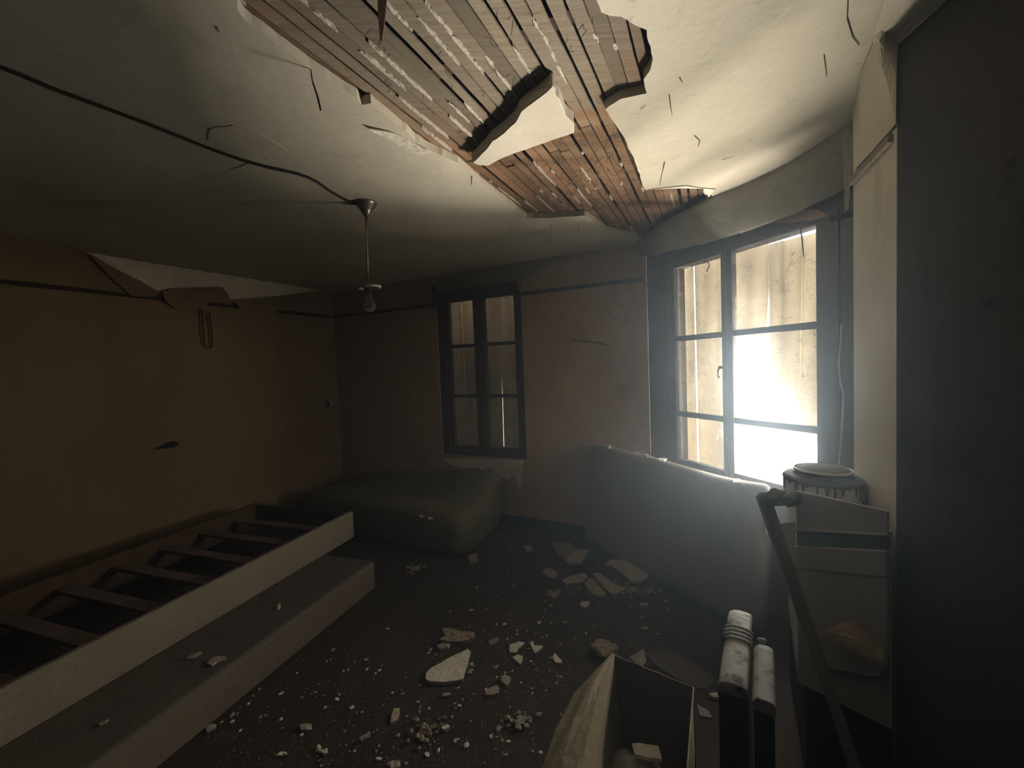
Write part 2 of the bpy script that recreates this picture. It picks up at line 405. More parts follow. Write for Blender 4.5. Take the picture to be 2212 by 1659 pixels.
# laths above the plaster, each one a piece of its own
hd = [(p.dot(d2), p.dot(d1)) for p in hole]
lo2, hi2 = min(h[0] for h in hd), max(h[0] for h in hd)
PITCH_L = .0445
k = 0
x2 = lo2 - .03
lath_rows = []
while x2 < hi2 + .03:
    c = x2 + PITCH_L / 2
    ys = []
    hn = len(hd)
    for i in range(hn):
        a, b = hd[i], hd[(i + 1) % hn]
        if (a[0] > c) != (b[0] > c): ys.append(a[1] + (b[1] - a[1]) * (c - a[0]) / (b[0] - a[0]))
        if abs(a[0] - c) < PITCH_L * .6: ys.append(a[1])
    if ys:
        y0, y1 = min(ys) - .10, max(ys) + .09
        # long runs are butted from two or three sticks
        cuts = [y0]
        joint = 1.66 + (.12 if k % 5 < 2 else 0) + (k % 2) * .018
        if y0 + .25 < joint < y1 - .25: cuts.append(joint)
        cuts.append(y1)
        w = PITCH_L - random.choice((.005, .007, .009, .012, .016))
        for q in range(len(cuts) - 1):
            zl = ZC + TH + random.uniform(-.001, .006)
            sk = random.uniform(-.004, .004)
            bm = NB()
            P0 = d2 * (x2 + .004) + d1 * (cuts[q] + .002); P1 = d2 * (x2 + .004 + sk) + d1 * (cuts[q + 1] - .002)
            rings = []
            m = 10
            for j in range(m + 1):
                P = P0.lerp(P1, j / m); P.z = zl + noise.noise(P * 5) * .003
                ww_ = w + noise.noise(P * 9 + V((3, 1, 2))) * .004
                rings.append([P, P + d2 * ww_, P + d2 * ww_ + Z0 * .008, P + Z0 * .008])
            loft(bm, rings)
            obj('lath', bm, mt['lath'], ce)
        lath_rows.append((x2, y0, y1))
    x2 += PITCH_L; k += 1
# joists behind the laths
for y in (0.75, 1.15, 1.66, 2.16, 2.66, 3.1):
    bm = NB(); hexa(bm, d2 * (lo2 - .2) + d1 * (y - .025) + Z0 * (ZC + TH + .016), d2 * (hi2 - lo2 + .4), d1 * .05, Z0 * .12)
    obj('joist', bm, mt['joist'], ce)
# plaster squeezed up between the laths
bm = NB()
holep = [(p.x, p.y) for p in hole]
for x2, y0, y1 in lath_rows:
    y = y0
    while y < y1:
        ln = random.choice((.03, .05, .08, .14, .2, .3))
        near = noise.noise(V((x2 * 3, y * 2, 4)))
        if random.random() < .30 + near * .5:
            P = d2 * (x2 - .004) + d1 * y; Q = d2 * (x2 - .004) + d1 * min(y + ln, y1)
            mid = (P + Q) / 2
            if inside((mid.x, mid.y), holep):
                rings = []
                kk = max(5, int((Q - P).length / .012))
                for j in range(kk + 1):
                    S = P.lerp(Q, j / kk); S.z = ZC + TH - .001 + noise.noise(S * 40) * .002
                    S += d2 * noise.noise(S * 25) * .003
                    wd = (.0075 + noise.noise(S * 45 + V((7, 0, 0))) * .007) * min(1, .25 + 3 * min(j, kk - j) / kk)
                    rings.append([S - d2 * wd * .4, S + d2 * wd, S + d2 * wd + Z0 * .012, S - d2 * wd * .4 + Z0 * .012])
                loft(bm, rings)
        y += ln + random.uniform(.01, .12)
key = obj('plaster_key', bm, mt['edge'], ce); key['kind'] = 'stuff'
# hair and straw hanging out of the laths
bm = NB()
for i in range(230):
    u = random.gauss(1265, 75); v = random.gauss(395, 55)
    P = atz(u, v, ZC + TH - .002)
    if not inside((P.x, P.y), holep): continue
    q = [P]
    dr = V((random.uniform(-1, 1), random.uniform(-1, 1), random.uniform(-.9, .1))).normalized()
    for j in range(4):
        dr = (dr + V((random.uniform(-.5, .5), random.uniform(-.5, .5), random.uniform(-.4, .2)))).normalized()
        q.append(q[-1] + dr * random.uniform(.004, .014))
        q[-1].z = min(q[-1].z, ZC + TH)
    tube(bm, q, .0008, 4)
for i in range(50):
    u = random.uniform(800, 1300); v = random.uniform(20, 300)
    P = atz(u, v, ZC + TH)
    if not inside((P.x, P.y), holep): continue
    q = [P, P + V((random.uniform(-.01, .01), random.uniform(-.01, .01), -.01)), P + V((random.uniform(-.015, .015), random.uniform(-.02, .02), -random.uniform(.012, .03)))]
    tube(bm, q, .0009, 4)
st = obj('hair_fibres', bm, mt['joist'], ce); st['kind'] = 'stuff'

# the fragment left on the laths
fr_px = [(1193, 186), (1200, 192), (1199, 205), (1207, 215), (1222, 250), (1240, 268), (1241, 287), (1210, 298), (1160, 315), (1090, 340), (1055, 358), (1034, 358), (1019, 352), (1030, 343), (1048, 324), (1062, 305), (1088, 287), (1112, 265), (1125, 240), (1150, 222), (1180, 198)]
frp = rough_loop([atz(u, v, ZC - .018) for u, v in fr_px], .02, .003, seed=4)
fc = sum(frp, V()) / len(frp)
bm = NB()
low = []
for p in frp:
    q = p.copy(); low.append(q)
bmv = low
prism(bm, [V((p.x, p.y, ZC - .018)) for p in low], V((0, 0, .046)))
fr = obj('plaster_fragment', bm, mt['ceil']); bevel(fr, .003, 1)
tag(fr, 'large pale plaster fragment still hanging on the bare ceiling laths', 'plaster fragment')

# loose flaking skin beside the cable, patches and flaps: thin sheets standing off their wall
def sheet(name, pts, n, th, mat, parent, curl=0, rough=.004, step=.03, off=0):
    pl = rough_loop([p + n * off for p in pts], step, rough, seed=len(pts))
    # keep the outline on its plane
    base = pts[0] + n * off
    pl = [p - n * ((p - base).dot(n)) for p in pl]
    c = sum(pl, V()) / len(pl)
    bm = NB(); prism(bm, pl, n * th)
    if curl:
        bmesh.ops.triangulate(bm, faces=bm.faces[:])
        bmesh.ops.subdivide_edges(bm, edges=bm.edges[:], cuts=2)
        for v in bm.verts:
            r = (v.co - c).length
            v.co += n * (curl * r * r + noise.noise(v.co * 9) * abs(curl) * .022)
    return obj(name, bm, mat, parent)
cz = lambda L, z=ZC: [atz(u, v, z) for u, v in L]
DN = V((0, 0, -1))
sheet('flaking_skin', cz([(452, 278), (500, 270), (560, 285), (600, 308), (620, 324), (570, 325), (585, 340), (545, 352), (500, 330), (450, 300)]), DN, .0015, mt['ceil'], ce, 0, off=.001, rough=.009, step=.02)
sheet('flaking_skin', cz([(500, 365), (540, 352), (570, 360), (550, 378), (515, 374)]), DN, .0015, mt['ceil'], ce, 0, off=.001, rough=.009, step=.02)
sheet('flaking_skin', cz([(795, 270), (850, 285), (930, 322), (905, 330), (850, 305)]), DN, .004, mt['plaster'], ce, .3, off=.003)
sheet('flaking_skin', cz([(1400, 408), (1480, 400), (1545, 408), (1530, 425), (1522, 405), (1440, 405)]), DN, .003, mt['plaster'], ce, 0, off=.002, rough=.002)
P1 = lambda L, o=0: [onp(u, v, A + n1 * o, d1) for u, v in L]
P2 = lambda L, o=0: [onp(u, v, A + n2 * o, d2) for u, v in L]
P3 = lambda L, o=0: [onp(u, v, B + n3 * o, d3) for u, v in L]
P4 = lambda L, o=0: [onp(u, v, EE + n4 * o, d4) for u, v in L]
sheet('bare_plaster', P1([(186, 545), (440, 586), (694, 628), (600, 640), (497, 652), (488, 634), (478, 622), (372, 624), (345, 632), (250, 584)]), n1, .004, mt['plaster'], wl)
sheet('wallpaper_flap', P1([(188, 548), (230, 570), (300, 607), (345, 634), (318, 642), (285, 640), (250, 610), (215, 575)], .03), n1, .003, mt['wallL'], wl, .5)
sheet('wallpaper_flap', P1([(348, 632), (375, 624), (478, 621), (490, 636), (499, 658), (448, 652), (445, 668), (380, 668), (352, 650)], .03), n1, .003, mt['wallL'], wl, .35)
sheet('wallpaper_flap', P1([(499, 650), (600, 640), (694, 629), (705, 640), (590, 675), (510, 668)], .03), n1, .003, mt['wallL'], wl, .2)
sheet('grime_mark', P1([(332, 968), (352, 960), (372, 952), (388, 958), (378, 966), (350, 970)]), n1, .003, mt['dark'], wl, rough=.01, step=.02)
sheet('bare_plaster', P2([(958, 990), (1131, 994), (1128, 1040), (1122, 1060), (1112, 1024), (1098, 1036), (1075, 1030), (1065, 1012), (1050, 1010), (1042, 1034), (1036, 1010), (1000, 1012), (972, 1004)]), n2, .003, mt['plaster'], wb)
sheet('bare_plaster', P2([(1066, 1032), (1078, 1040), (1084, 1075), (1080, 1100), (1068, 1098)]), n2, .003, mt['plaster_dull'], wb)
sheet('paper_border', P2([(941, 598), (1030, 582), (1035, 578), (1040, 582), (1214, 553), (1160, 588), (1128, 609), (1036, 622), (942, 628)]), n2, .004, mt['paper_grey'], wb)
sheet('paper_edge', P2([(1128, 612), (1165, 583), (1214, 554), (1226, 553), (1195, 574), (1160, 594), (1132, 616)], .012), n2, .003, mt['paper'], wb, .6)
bm = NB(); hexa(bm, A + d2 * 1.425 + n2 * .001 + Z0 * 2.135, d2 * .905, n2 * .05, Z0 * .085); bevel(obj('pelmet_board', bm, mt['frame'], wb), .006)
bm = NB(); hexa(bm, A + d2 * 1.40 + n2 * .001 + Z0 * 2.06, d2 * .035, n2 * .03, Z0 * .22); obj('pelmet_slot', bm, mt['dark'], wb)  # near-black bar standing in for the dark slot beside the pelmet
sheet('brick_patch', P3([(1590, 490), (1640, 468), (1700, 455), (1770, 452), (1790, 468), (1740, 478), (1690, 482), (1640, 486)], .0), n3, .006, mt['wallB'], ww, rough=.008)
# folded paper on the return wall and along the ceiling edge beside it
PX = lambda u, v: onp(u, v, V((NN.x - .004, 0, 0)), V((0, 1, 0)))
P4_ = lambda u, v: P4([(u, v)], .006)[0]
rows = [(atz(1846, 217, ZC - .003), P4_(1847, 366)), (atz(1857, 160, ZC - .004), P4_(1884, 326)), (atz(1885, 95, ZC - .008), P4_(1935, 268)), (atz(1889, 78, ZC - .012), P4_(1936, 170)), (atz(1893, 62, ZC - .016), PX(1940, 97)), (atz(1908, 4, ZC - .020), PX(2046, 0)), (atz(1930, -60, ZC - .020), PX(2116, -64))]
bm = NB(); rr = []
for a, b in rows:
    c_ = [a.lerp(b, q / 6) + V((.012, .006, .012)) * math.sin(q / 6 * math.pi) for q in range(7)]
    rr.append(c_ + [p + V((.002, .001, .003)) for p in reversed(c_)])
loft(bm, rr); obj('loose_paper', bm, mt['wallT'], wr)
sheet('loose_paper', cz([(1816, 300), (1843, 258), (1846, 372), (1838, 378), (1828, 330)], ZC - .03), V((-.5, -.5, -.7)).normalized(), .003, mt['wallT'], ce, 0)

def lerp_tab(x, tab):
    for (a, u), (b, w) in zip(tab, tab[1:]):
        if x <= b: return u + (w - u) * max(0, (x - a) / (b - a))
    return tab[-1][1]
# the plaster sagging in front of the window head
prof_n = 12
rings = []
for i in range(29):
    s = .0 + 1.62 * i / 28
    P = B + d3 * s
    dd = lerp_tab(s, ((0, .09), (.1, .115), (.5, .21), (.8, .235), (1.0, .20), (1.2, .20), (1.4, .25), (1.62, .33)))      # where the curve leaves the ceiling
    lipd = .06 + noise.noise(V((s * 6, 0, 9))) * .010
    lipz = lerp_tab(s, ((0, 2.29), (.14, 2.262), (.56, 2.218), (.9, 2.198), (1.15, 2.205), (1.36, 2.23), (1.62, 2.275))) + noise.noise(V((s * 9, 3, 0))) * .008
    r = []
    for j in range(prof_n + 1):
        a = j / prof_n
        r.append(P + n3 * (dd - (dd - lipd) * a ** 1.25) + Z0 * (ZC - .001 - (ZC - lipz) * (.75 * a + .25 * (3 * a * a - 2 * a ** 3))))
    r.append(P + n3 * (lipd - .015) + Z0 * (lipz - .012))
    r.append(P + n3 * (lipd - .03) + Z0 * (lipz + .004))
    r.append(P + n3 * .0 + Z0 * (lipz + .03))
    r.append(P + n3 * .0 + Z0 * (ZC + .002))
    r.append(P + n3 * dd + Z0 * (ZC + .002))
    rings.append(r)
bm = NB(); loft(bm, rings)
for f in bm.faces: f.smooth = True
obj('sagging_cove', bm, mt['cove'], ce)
bm = NB()
for q in range(5):
    c0 = P3([(1590 + q * 8, 500 - q * 5)], .09)[0]
    tube(bm, [c0 + V((random.uniform(-.01, .01), random.uniform(-.01, .01), -.012 * random.random() - .006 * j)) + d3 * .012 * j for j in range(4)], .0016, 5)
obj('torn_strip', bm, mt['paper'], ce)

bm = NB()
for Lp_ in ([(1468, 168), (1474, 178)], [(1446, 205), (1449, 232), (1452, 248)], [(1436, 350), (1425, 400)], [(1500, 293), (1512, 305), (1508, 318)], [(1832, -10), (1830, 40), (1842, 80), (1856, 98)],
            [(468, 58), (474, 70)], [(1103, 478), (1101, 500)], [(1190, 484), (1191, 506)], [(1248, 480), (1252, 508)], [(1020, 380), (1019, 400)], [(880, 455), (886, 466)], [(1780, 120), (1786, 165)], [(1560, 345), (1585, 338)], [(1385, 236), (1396, 226)]):
    q = cz(Lp_, ZC - .003)
    tube(bm, q, [.0013] * (len(q) - 1) + [.0008], 5)
th_ = obj('cobweb_thread', bm, mt['cable'], ce); th_['kind'] = 'stuff'
bm = NB(); q = P2([(1312, 672), (1325, 684), (1345, 694), (1366, 694), (1378, 680)], .006); tube(bm, q, .002, 5)
tag(obj('loose_thread', bm, mt['cable'], smooth=True), 'thin dark thread sagging on the wall between the two windows', 'thread')
sheet('wall_scratch', P2([(1232, 731), (1290, 738), (1330, 750), (1290, 742), (1235, 736)]), n2, .0015, mt['frame2'], wb, rough=.002)

# ------------------------------------------------------------------ windows
def bar(bm, P, d, n, s0, s1, z0, z1, o0, o1):      # o: outwards depth range
    hexa(bm, P + d * s0 - n * o0 + Z0 * z0, d * (s1 - s0), -n * (o1 - o0), Z0 * (z1 - z0))
def window(name, P, d, n, outer, sashes, zb, zt, mun, fmat, mw=.030, depth=.0):
    w = struct(thing(name, '', '', P + d * ((outer[0] + outer[1]) / 2)))
    del w['label']; del w['category']
    bm = NB()
    s0, s1, z0, z1 = outer
    lo, hi = sashes[0][0], sashes[-1][1]
    bar(bm, P, d, n, s0, lo - .045, z0, z1, depth - .012, depth + .10); bar(bm, P, d, n, hi + .045, s1, z0, z1, depth - .012, depth + .10)
    bar(bm, P, d, n, lo - .045, hi + .045, z0, zb - .045, depth - .012, depth + .10); bar(bm, P, d, n, lo - .045, hi + .045, zt + .02, z1, depth - .012, depth + .10)
    bevel(obj('window_frame', bm, fmat, w), .004)
    for i, (a, b) in enumerate(sashes):
        bm = NB()
        la = a - .044 if i == 0 else a - (a - sashes[i - 1][1]) / 2 + .001
        lb = b + .044 if i == len(sashes) - 1 else b + (sashes[i + 1][0] - b) / 2 - .001
        bar(bm, P, d, n, la, a, zb - .044, zt + .02, depth, depth + .045); bar(bm, P, d, n, b, lb, zb - .044, zt + .02, depth, depth + .045)
        bar(bm, P, d, n, a, b, zb - .044, zb, depth, depth + .045); bar(bm, P, d, n, a, b, zt, zt + .02, depth, depth + .045)
        sa = bevel(obj('sash', bm, fmat, w), .004)
        for z in mun:
            bm = NB(); bar(bm, P, d, n, a, b, z - mw / 2, z + mw / 2, depth + .008, depth + .040)
            bevel(obj('glazing_bar', bm, fmat, sa), .003)
        zs = [zb] + list(mun) + [zt]
        for z0_, z1_ in zip(zs, zs[1:]):
            lo_ = z0_ + (mw / 2 if z0_ in mun else 0); hi_ = z1_ - (mw / 2 if z1_ in mun else 0)
            bm = NB()
            v = [bm.verts.new(P + d * s - n * (depth + .025) + Z0 * z) for s, z in ((a, lo_), (b, lo_), (b, hi_), (a, hi_))]
            bm.faces.new(v)
            obj('pane', bm, mt['glass'], sa)
    return w
w1 = window('window_1', A, d2, n2, (1.42, 2.335, .63, 2.14), [(1.55, 1.822), (1.945, 2.252)], .722, 2.118, (1.69, 1.205), mt['frame'], .032, .02)
w2 = window('window_2', B, d3, n3, (.22, 1.29, .72, 2.14), [(.277, .668), (.745, 1.225)], .765, 2.122, (1.625, 1.09), mt['frame2'], .036, .0)
# boarded lining either side of the big window
bm = NB(); bar(bm, B, d3, n3, .03, .22, 0.6, 2.16, -.014, 0); bevel(obj('lining_board', bm, mt['frame2'], w2), .004)
bm = NB(); bar(bm, B, d3, n3, 1.29, 1.335, .6, 2.16, -.016, 0); bevel(obj('lining_board', bm, mt['frame2'], w2), .004)
bm = NB(); bar(bm, B, d3, n3, 1.343, 1.58, .6, 2.10, -.014, 0); bevel(obj('lining_board', bm, mt['frame2'], w2), .004)
bm = NB(); tube(bm, P3([(1818, 700), (1812, 790), (1816, 830), (1822, 850), (1818, 930), (1813, 995), (1815, 1012)], .02), .004, 6); obj('paint_run', bm, mt['plaster_dull'], w2)
# catch on the middle stile
q = P3([(1556, 797)], .01)[0]
bm = NB(); lathe(bm, q, [(0, .0), (.012, .004), (.014, .012), (.006, .02), (0, .022)], 12)
tube(bm, [q + V((0, 0, .01)), q + n3 * .02 + Z0 * -.005, q + n3 * .022 - Z0 * .04, q + n3 * .012 - Z0 * .055], .005, 8)
obj('window_catch', bm, mt['cable'], w2)
bm = NB()
for L in ([(1524, 560), (1522, 568), (1518, 570)], [(1526, 566), (1531, 568), (1532, 575), (1529, 581), (1526, 588)], [(1729, 490), (1733, 520), (1736, 555)]):
    tube(bm, P3(L, .004), [.0035] * (len(L) - 1) + [.002], 5)
hk = obj('hanging_scrap', bm, mt['cable'], w2)

# ---- shutters outside, old boards
def boards(P, d, n, o, spec, mat, parent, name='shutter_board'):
    for poly in spec:
        bm = NB(); prism(bm, [P + d * s - n * o + Z0 * z for s, z in poly], -n * .018)
        obj(name, bm, mat, parent)
boards(B, d3, n3, .20, [
    [(.17, .5), (.270, .5), (.266, 2.17), (.17, 2.17)],
    [(.284, .5), (.476, .5), (.4772, 2.16), (.276, 2.16)],
    [(.4795, .5), (.558, .5), (.558, 2.16), (.4785, 2.16)],
    [(.5585, .5), (.70, .5), (.70, 2.16), (.5595, 2.16)],
    [(.703, 1.60), (.812, 1.60), (.836, 1.85), (.840, 2.15), (.703, 2.15)],
    [(.840, 1.53), (.872, 1.30), (.906, 1.22), (.9265, 2.145), (.842, 2.145), (.840, 1.9)],
    [(.9065, 1.22), (1.009, 1.13), (1.034, 2.14), (.927, 2.14)],
    [(1.013, 1.12), (1.085, 1.03), (1.117, .96), (1.1295, 2.135), (1.0365, 2.135)],
    [(1.1172, .955), (1.16, .86), (1.20, .72), (1.226, .5), (1.226, 2.13), (1.1297, 2.13)],
    [(1.228, .5), (1.40, .5), (1.40, 2.13), (1.228, 2.13)],
], mt['shut'], w2)
boards(A, d2, n2, .16, [
    [(1.36, .5), (1.615, .5), (1.608, 2.2), (1.36, 2.2)],
    [(1.622, .5), (1.83, .5), (1.83, 2.19), (1.613, 2.19)],
    [(1.833, .5), (2.015, .5), (2.03, 1.72), (2.03, 2.19), (1.833, 2.19)],
    [(2.036, .5), (2.14, .5), (2.14, 2.19), (2.031, 2.19), (2.031, 1.75)],
    [(2.143, .5), (2.40, .5), (2.40, 2.19), (2.143, 2.19)],
], mt['shut2'], w1)

# ------------------------------------------------------------------ daylight
def area(name, loc, nrm, sx, sy, power, col, xa):
    d = bpy.data.lights.new(name, 'AREA'); d.shape = 'RECTANGLE'; d.size = sx; d.size_y = sy
    d.energy = power; d.color = col
    o = bpy.data.objects.new(name, d); C.objects.link(o)
    z_ = -nrm; x_ = xa; y_ = z_.cross(x_)
    mw = Matrix((x_, y_, z_)).transposed().to_4x4(); mw.translation = loc
    o.matrix_world = mw
    return o
# sunlit ground close under the big window, the bright yard behind it and the open sky above
def lamp_(name, out, z, nrm, sx, sy, L, col, s0=.85):
    area(name, B + d3 * s0 - n3 * out + Z0 * z, nrm, sx, sy, L * math.pi * sx * sy, col, d3)
lamp_('sunlit_ground', 1.33, -.15, Z0, 1.5, .56, 610.0, (1, .965, .90), .52)
lamp_('open_sky', .64, 1.70, n3, 1.7, 1.5, 55.0, (1, .975, .94))
lamp_('bright_yard', 4.0, 1.3, n3, 5.4, 3.6, 54.0, (1, .975, .93), 1.6)
area('daylight_back', A + d2 * 1.88 - n2 * .42 + Z0 * 2.40, (n2 - Z0 * .6).normalized(), 1.2, .9, 38.0 * math.pi * 1.2 * .9, (1, .94, .85), d2)
wd = bpy.data.worlds.new('world'); sc.world = wd; wd.use_nodes = True
t = wd.node_tree; t.nodes.clear()
bg = N(t, 'ShaderNodeBackground'); bg.inputs['Color'].default_value = (.6, .65, .7, 1); bg.inputs['Strength'].default_value = .0
vs = N(t, 'ShaderNodeVolumeScatter'); vs.inputs['Color'].default_value = (.62, .82, 1, 1)
vs.inputs['Density'].default_value = .08; vs.inputs['Anisotropy'].default_value = .74  # bluish haze added to imitate lens glow round the window
ow = N(t, 'ShaderNodeOutputWorld'); t.links.new(bg.outputs[0], ow.inputs['Surface']); t.links.new(vs.outputs[0], ow.inputs['Volume'])

# ------------------------------------------------------------------ pendant lamp and its cable
Lp = atz(790, 438, ZC)
lamp = thing('pendant_lamp', 'bare bulb pendant lamp hanging from the grey ceiling', 'lamp', Lp)
bm = NB(); lathe(bm, Lp, [(.058, -.001), (.058, -.008), (.050, -.012), (.046, -.022), (.040, -.024), (.036, -.036), (.029, -.038), (.025, -.052), (.012, -.075), (0, -.076)], 28); obj('ceiling_rose', bm, mt['metal'], lamp, True)
e = V((Lp.x - .012, Lp.y, 1.955))
bm = NB(); tube(bm, [Lp + V((0, 0, -.07)), Lp.lerp(e, .5), e], .0062, 10); obj('rod', bm, mt['metal'], lamp, True)
bm = NB(); lathe(bm, e + V((.0, 0, -.055)), [(0, .055), (.012, .05), (.014, .02), (.017, .0), (0, 0)], 20); obj('lamp_holder', bm, mt['cable'], lamp, True)
bm = NB(); lathe(bm, e + V((.028, .004, -.022)), [(.026, 0), (.04, 0), (.042, .006), (.04, .012), (.026, .012), (.026, 0)], 28); obj('holder_ring', bm, mt['porcelain'], lamp, True)
bm = NB(); lathe(bm, e + V((-.036, -.01, -.032)), [(.004, 0), (.014, -.002), (.017, .004), (.012, .009), (.004, .008)], 18); obj('switch_knob', bm, mt['porcelain'], lamp, True)
bm = NB(); lathe(bm, e + V((.004, 0, -.062)), [(.012, .006), (.013, -.012), (.02, -.03), (.028, -.048), (.030, -.062), (.026, -.078), (.014, -.088), (0, -.091)], 24); obj('bulb', bm, mt['bulb'], lamp, True)
bm = NB()
cp = cz([(-40, 128), (0, 145), (55, 166), (110, 190), (180, 216), (250, 242), (330, 272), (400, 300), (460, 324), (520, 345), (580, 362), (640, 375), (668, 384), (690, 396), (712, 412), (735, 426), (758, 437), (768, 439)], ZC - .008)
tube(bm, cp, .0062, 8); tag(obj('electric_cable', bm, mt['cable'], smooth=True), 'dark electric cable stapled across the ceiling to the pendant lamp', 'cable')
h0 = atz(671, 150, ZC - .002)
bm = NB(); tube(bm, [h0, h0 + V((.004, -.002, -.035)), h0 + V((.016, .0, -.08)), h0 + V((.022, .002, -.118))], [.0018, .0022, .003, .0028], 6)
tag(obj('hanging_wire', bm, mt['cable'], smooth=True), 'short dark wire dangling from the edge of the broken plaster', 'wire')
h0 = atz(826, -14, ZC + .02)
bm = NB(); loft(bm, [[h0 + d * 1 for d in (V((-.012, 0, 0)), V((.012, 0, 0)), V((.012, .004, 0)), V((-.012, .004, 0)))], [h0 + V((-.006, .004, -.05)) + d for d in (V((-.009, 0, 0)), V((.009, 0, 0)), V((.009, .004, 0)), V((-.009, .004, 0)))], [h0 + V((-.012, .01, -.105)) + d for d in (V((-.002, 0, 0)), V((.002, 0, 0)), V((.002, .003, 0)), V((-.002, .003, 0)))]])
tag(obj('lath_splinter', bm, mt['slat']), 'pointed wooden splinter hanging down from the exposed laths', 'splinter')

# small things on the left wall
q = P1([(436, 668), (440, 735), (447, 752), (456, 752), (459, 735), (452, 676)], .03)
bm = NB(); tube(bm, [q[0], q[0].lerp(q[1], .5), q[1], q[2], q[3], q[4], q[4].lerp(q[5], .5), q[5]], .0065, 6)
tag(obj('wire_loop', bm, mt['cable'], smooth=True), 'thin dark loop hanging from the picture rail on the left wall', 'loop')
q = P1([(709, 872)], .008)[0]
sw = thing('wall_switch', 'small broken wall switch beside the far left room corner', 'switch', q)
bm = NB(); hexa(bm, q - d1 * .03 - Z0 * .05 - n1 * .0079, d1 * .05, n1 * .008, Z0 * .085); bevel(obj('back_plate', bm, mt['rail'], sw), .003)
bm = NB(); tube(bm, [q + n1 * .01 + Z0 * .045 + d1 * .0, q + n1 * .014 + Z0 * .02 + d1 * .025, q + n1 * .012 - Z0 * .01 + d1 * .03], .007, 6); tube(bm, [q + n1 * .01 - Z0 * .04 + d1 * .005, q + n1 * .012 - Z0 * .065 - d1 * .01], .006, 6); obj('broken_cover', bm, mt['porcelain'], sw)

# ------------------------------------------------------------------ bed: slatted frame on a low base
hd_ = math.radians(18.6)
bu = V((math.sin(hd_), math.cos(hd_), 0)); bv = V((-math.cos(hd_), math.sin(hd_), 0))
K0 = V((-.986, 2.756, 0))
BW, BL = 1.0, 1.95
bm = NB()
rings = []
for i in range(21):
    s = BL * i / 20
    P = K0 - bu * s
    r = []
    for a, z in ((0, .002), (0, .09), (0, .165), (.006, .181), (.022, .188), (.5, .188), (BW - .02, .188), (BW, .17), (BW, .09), (BW, .002)):
        q = P + bv * a + Z0 * z
        w = noise.noise(q * 3) * .006
        if .01 < z < .18 and a == 0: q += bv * w * 1.4
        r.append(q)
    rings.append(r)
loft(bm, rings)
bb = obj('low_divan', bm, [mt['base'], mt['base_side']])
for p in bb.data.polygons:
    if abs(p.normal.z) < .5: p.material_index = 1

bb.modifiers.new('bevel', 'BEVEL').width = .006
tag(bb, 'low grey cloth covered divan lying on the floor under the slatted frame', 'divan')
K1 = V((-1.280, 3.174, .189))
FW, FL = 1.0, 2.15
fh = .207
bed = thing('slatted_bed', 'upturned slatted bed frame lying on the low grey divan by the left wall', 'bed frame', K1)
def brd(o, a, b, c):
    bm = NB(); hexa(bm, o, a, b, c); return bm
bevel(obj('side_rail', brd(K1 + Z0 * .001, -bu * FL, bv * .032, Z0 * fh), mt['bedwood'], bed), .006)
bevel(obj('side_rail', brd(K1 + Z0 * .001 + bv * (FW - .03), -bu * FL, bv * .03, Z0 * fh), mt['endrail'], bed), .005)
bevel(obj('end_rail', brd(K1 + Z0 * .001 + bv * .0325 - bu * .026, bu * .025, bv * (FW - .063), Z0 * (fh - .012)), mt['endrail'], bed), .004)
for i in range(7):
    s = .17 + i * .262
    bevel(obj('slat', brd(K1 + bv * .0325 - bu * (s + .075) + Z0 * (.118 + .003 * (i % 2)), bu * .075, bv * (FW - .063), Z0 * .02), mt['slat'], bed), .003)

# ------------------------------------------------------------------ folded mattress in the far corner
FB = V((-.424, 3.053, 0))
dep = -n2
rings = []
Lm = 1.84
prof = [(.03, .004), (.0, .06), (-.005, .17), (.0, .27), (.035, .335), (.10, .365), (.19, .362), (.27, .345), (.33, .352), (.45, .40), (.56, .46), (.65, .515), (.71, .53), (.755, .505), (.772, .45), (.772, .2), (.772, .004)]
NS = 26
for i in range(NS + 1):
    f = i / NS
    s = Lm * f
    P = FB - d2 * s
    endk = min(1, (min(f, 1 - f) * Lm / .09 + .02)) ** .45
    r = []
    for t_, z in prof:
        zz = z
        if t_ > .3 and z > .3: zz = z - (.16 * max(0, f - .12) if f > .12 else 0) * min(1, (t_ - .3) / .3) 
        if z > .3 and t_ < .3: zz = z + .035 * math.sin(f * 2.6) - .01
        zz += noise.noise(V((s * 2.5, t_ * 3, 1))) * .014 * (z > .1)
        tt = t_ + noise.noise(V((s * 2, z * 5, 7))) * .012 * (z > .05) * (t_ < .7)
        c_t, c_z = .4, .18
        q = P + dep * (c_t + (tt - c_t) * (.9 + .1 * endk)) + Z0 * (zz * (.86 + .14 * endk) if z > .05 else .004)
        r.append(q)
    rings.append(r)
bm = NB(); loft(bm, rings)
fm = thing('folded_mattress', 'sagging olive mattress folded against the back wall under the small window', 'mattress', FB)
subsurf(obj('mattress_body', bm, mt['olive'], fm), 1)

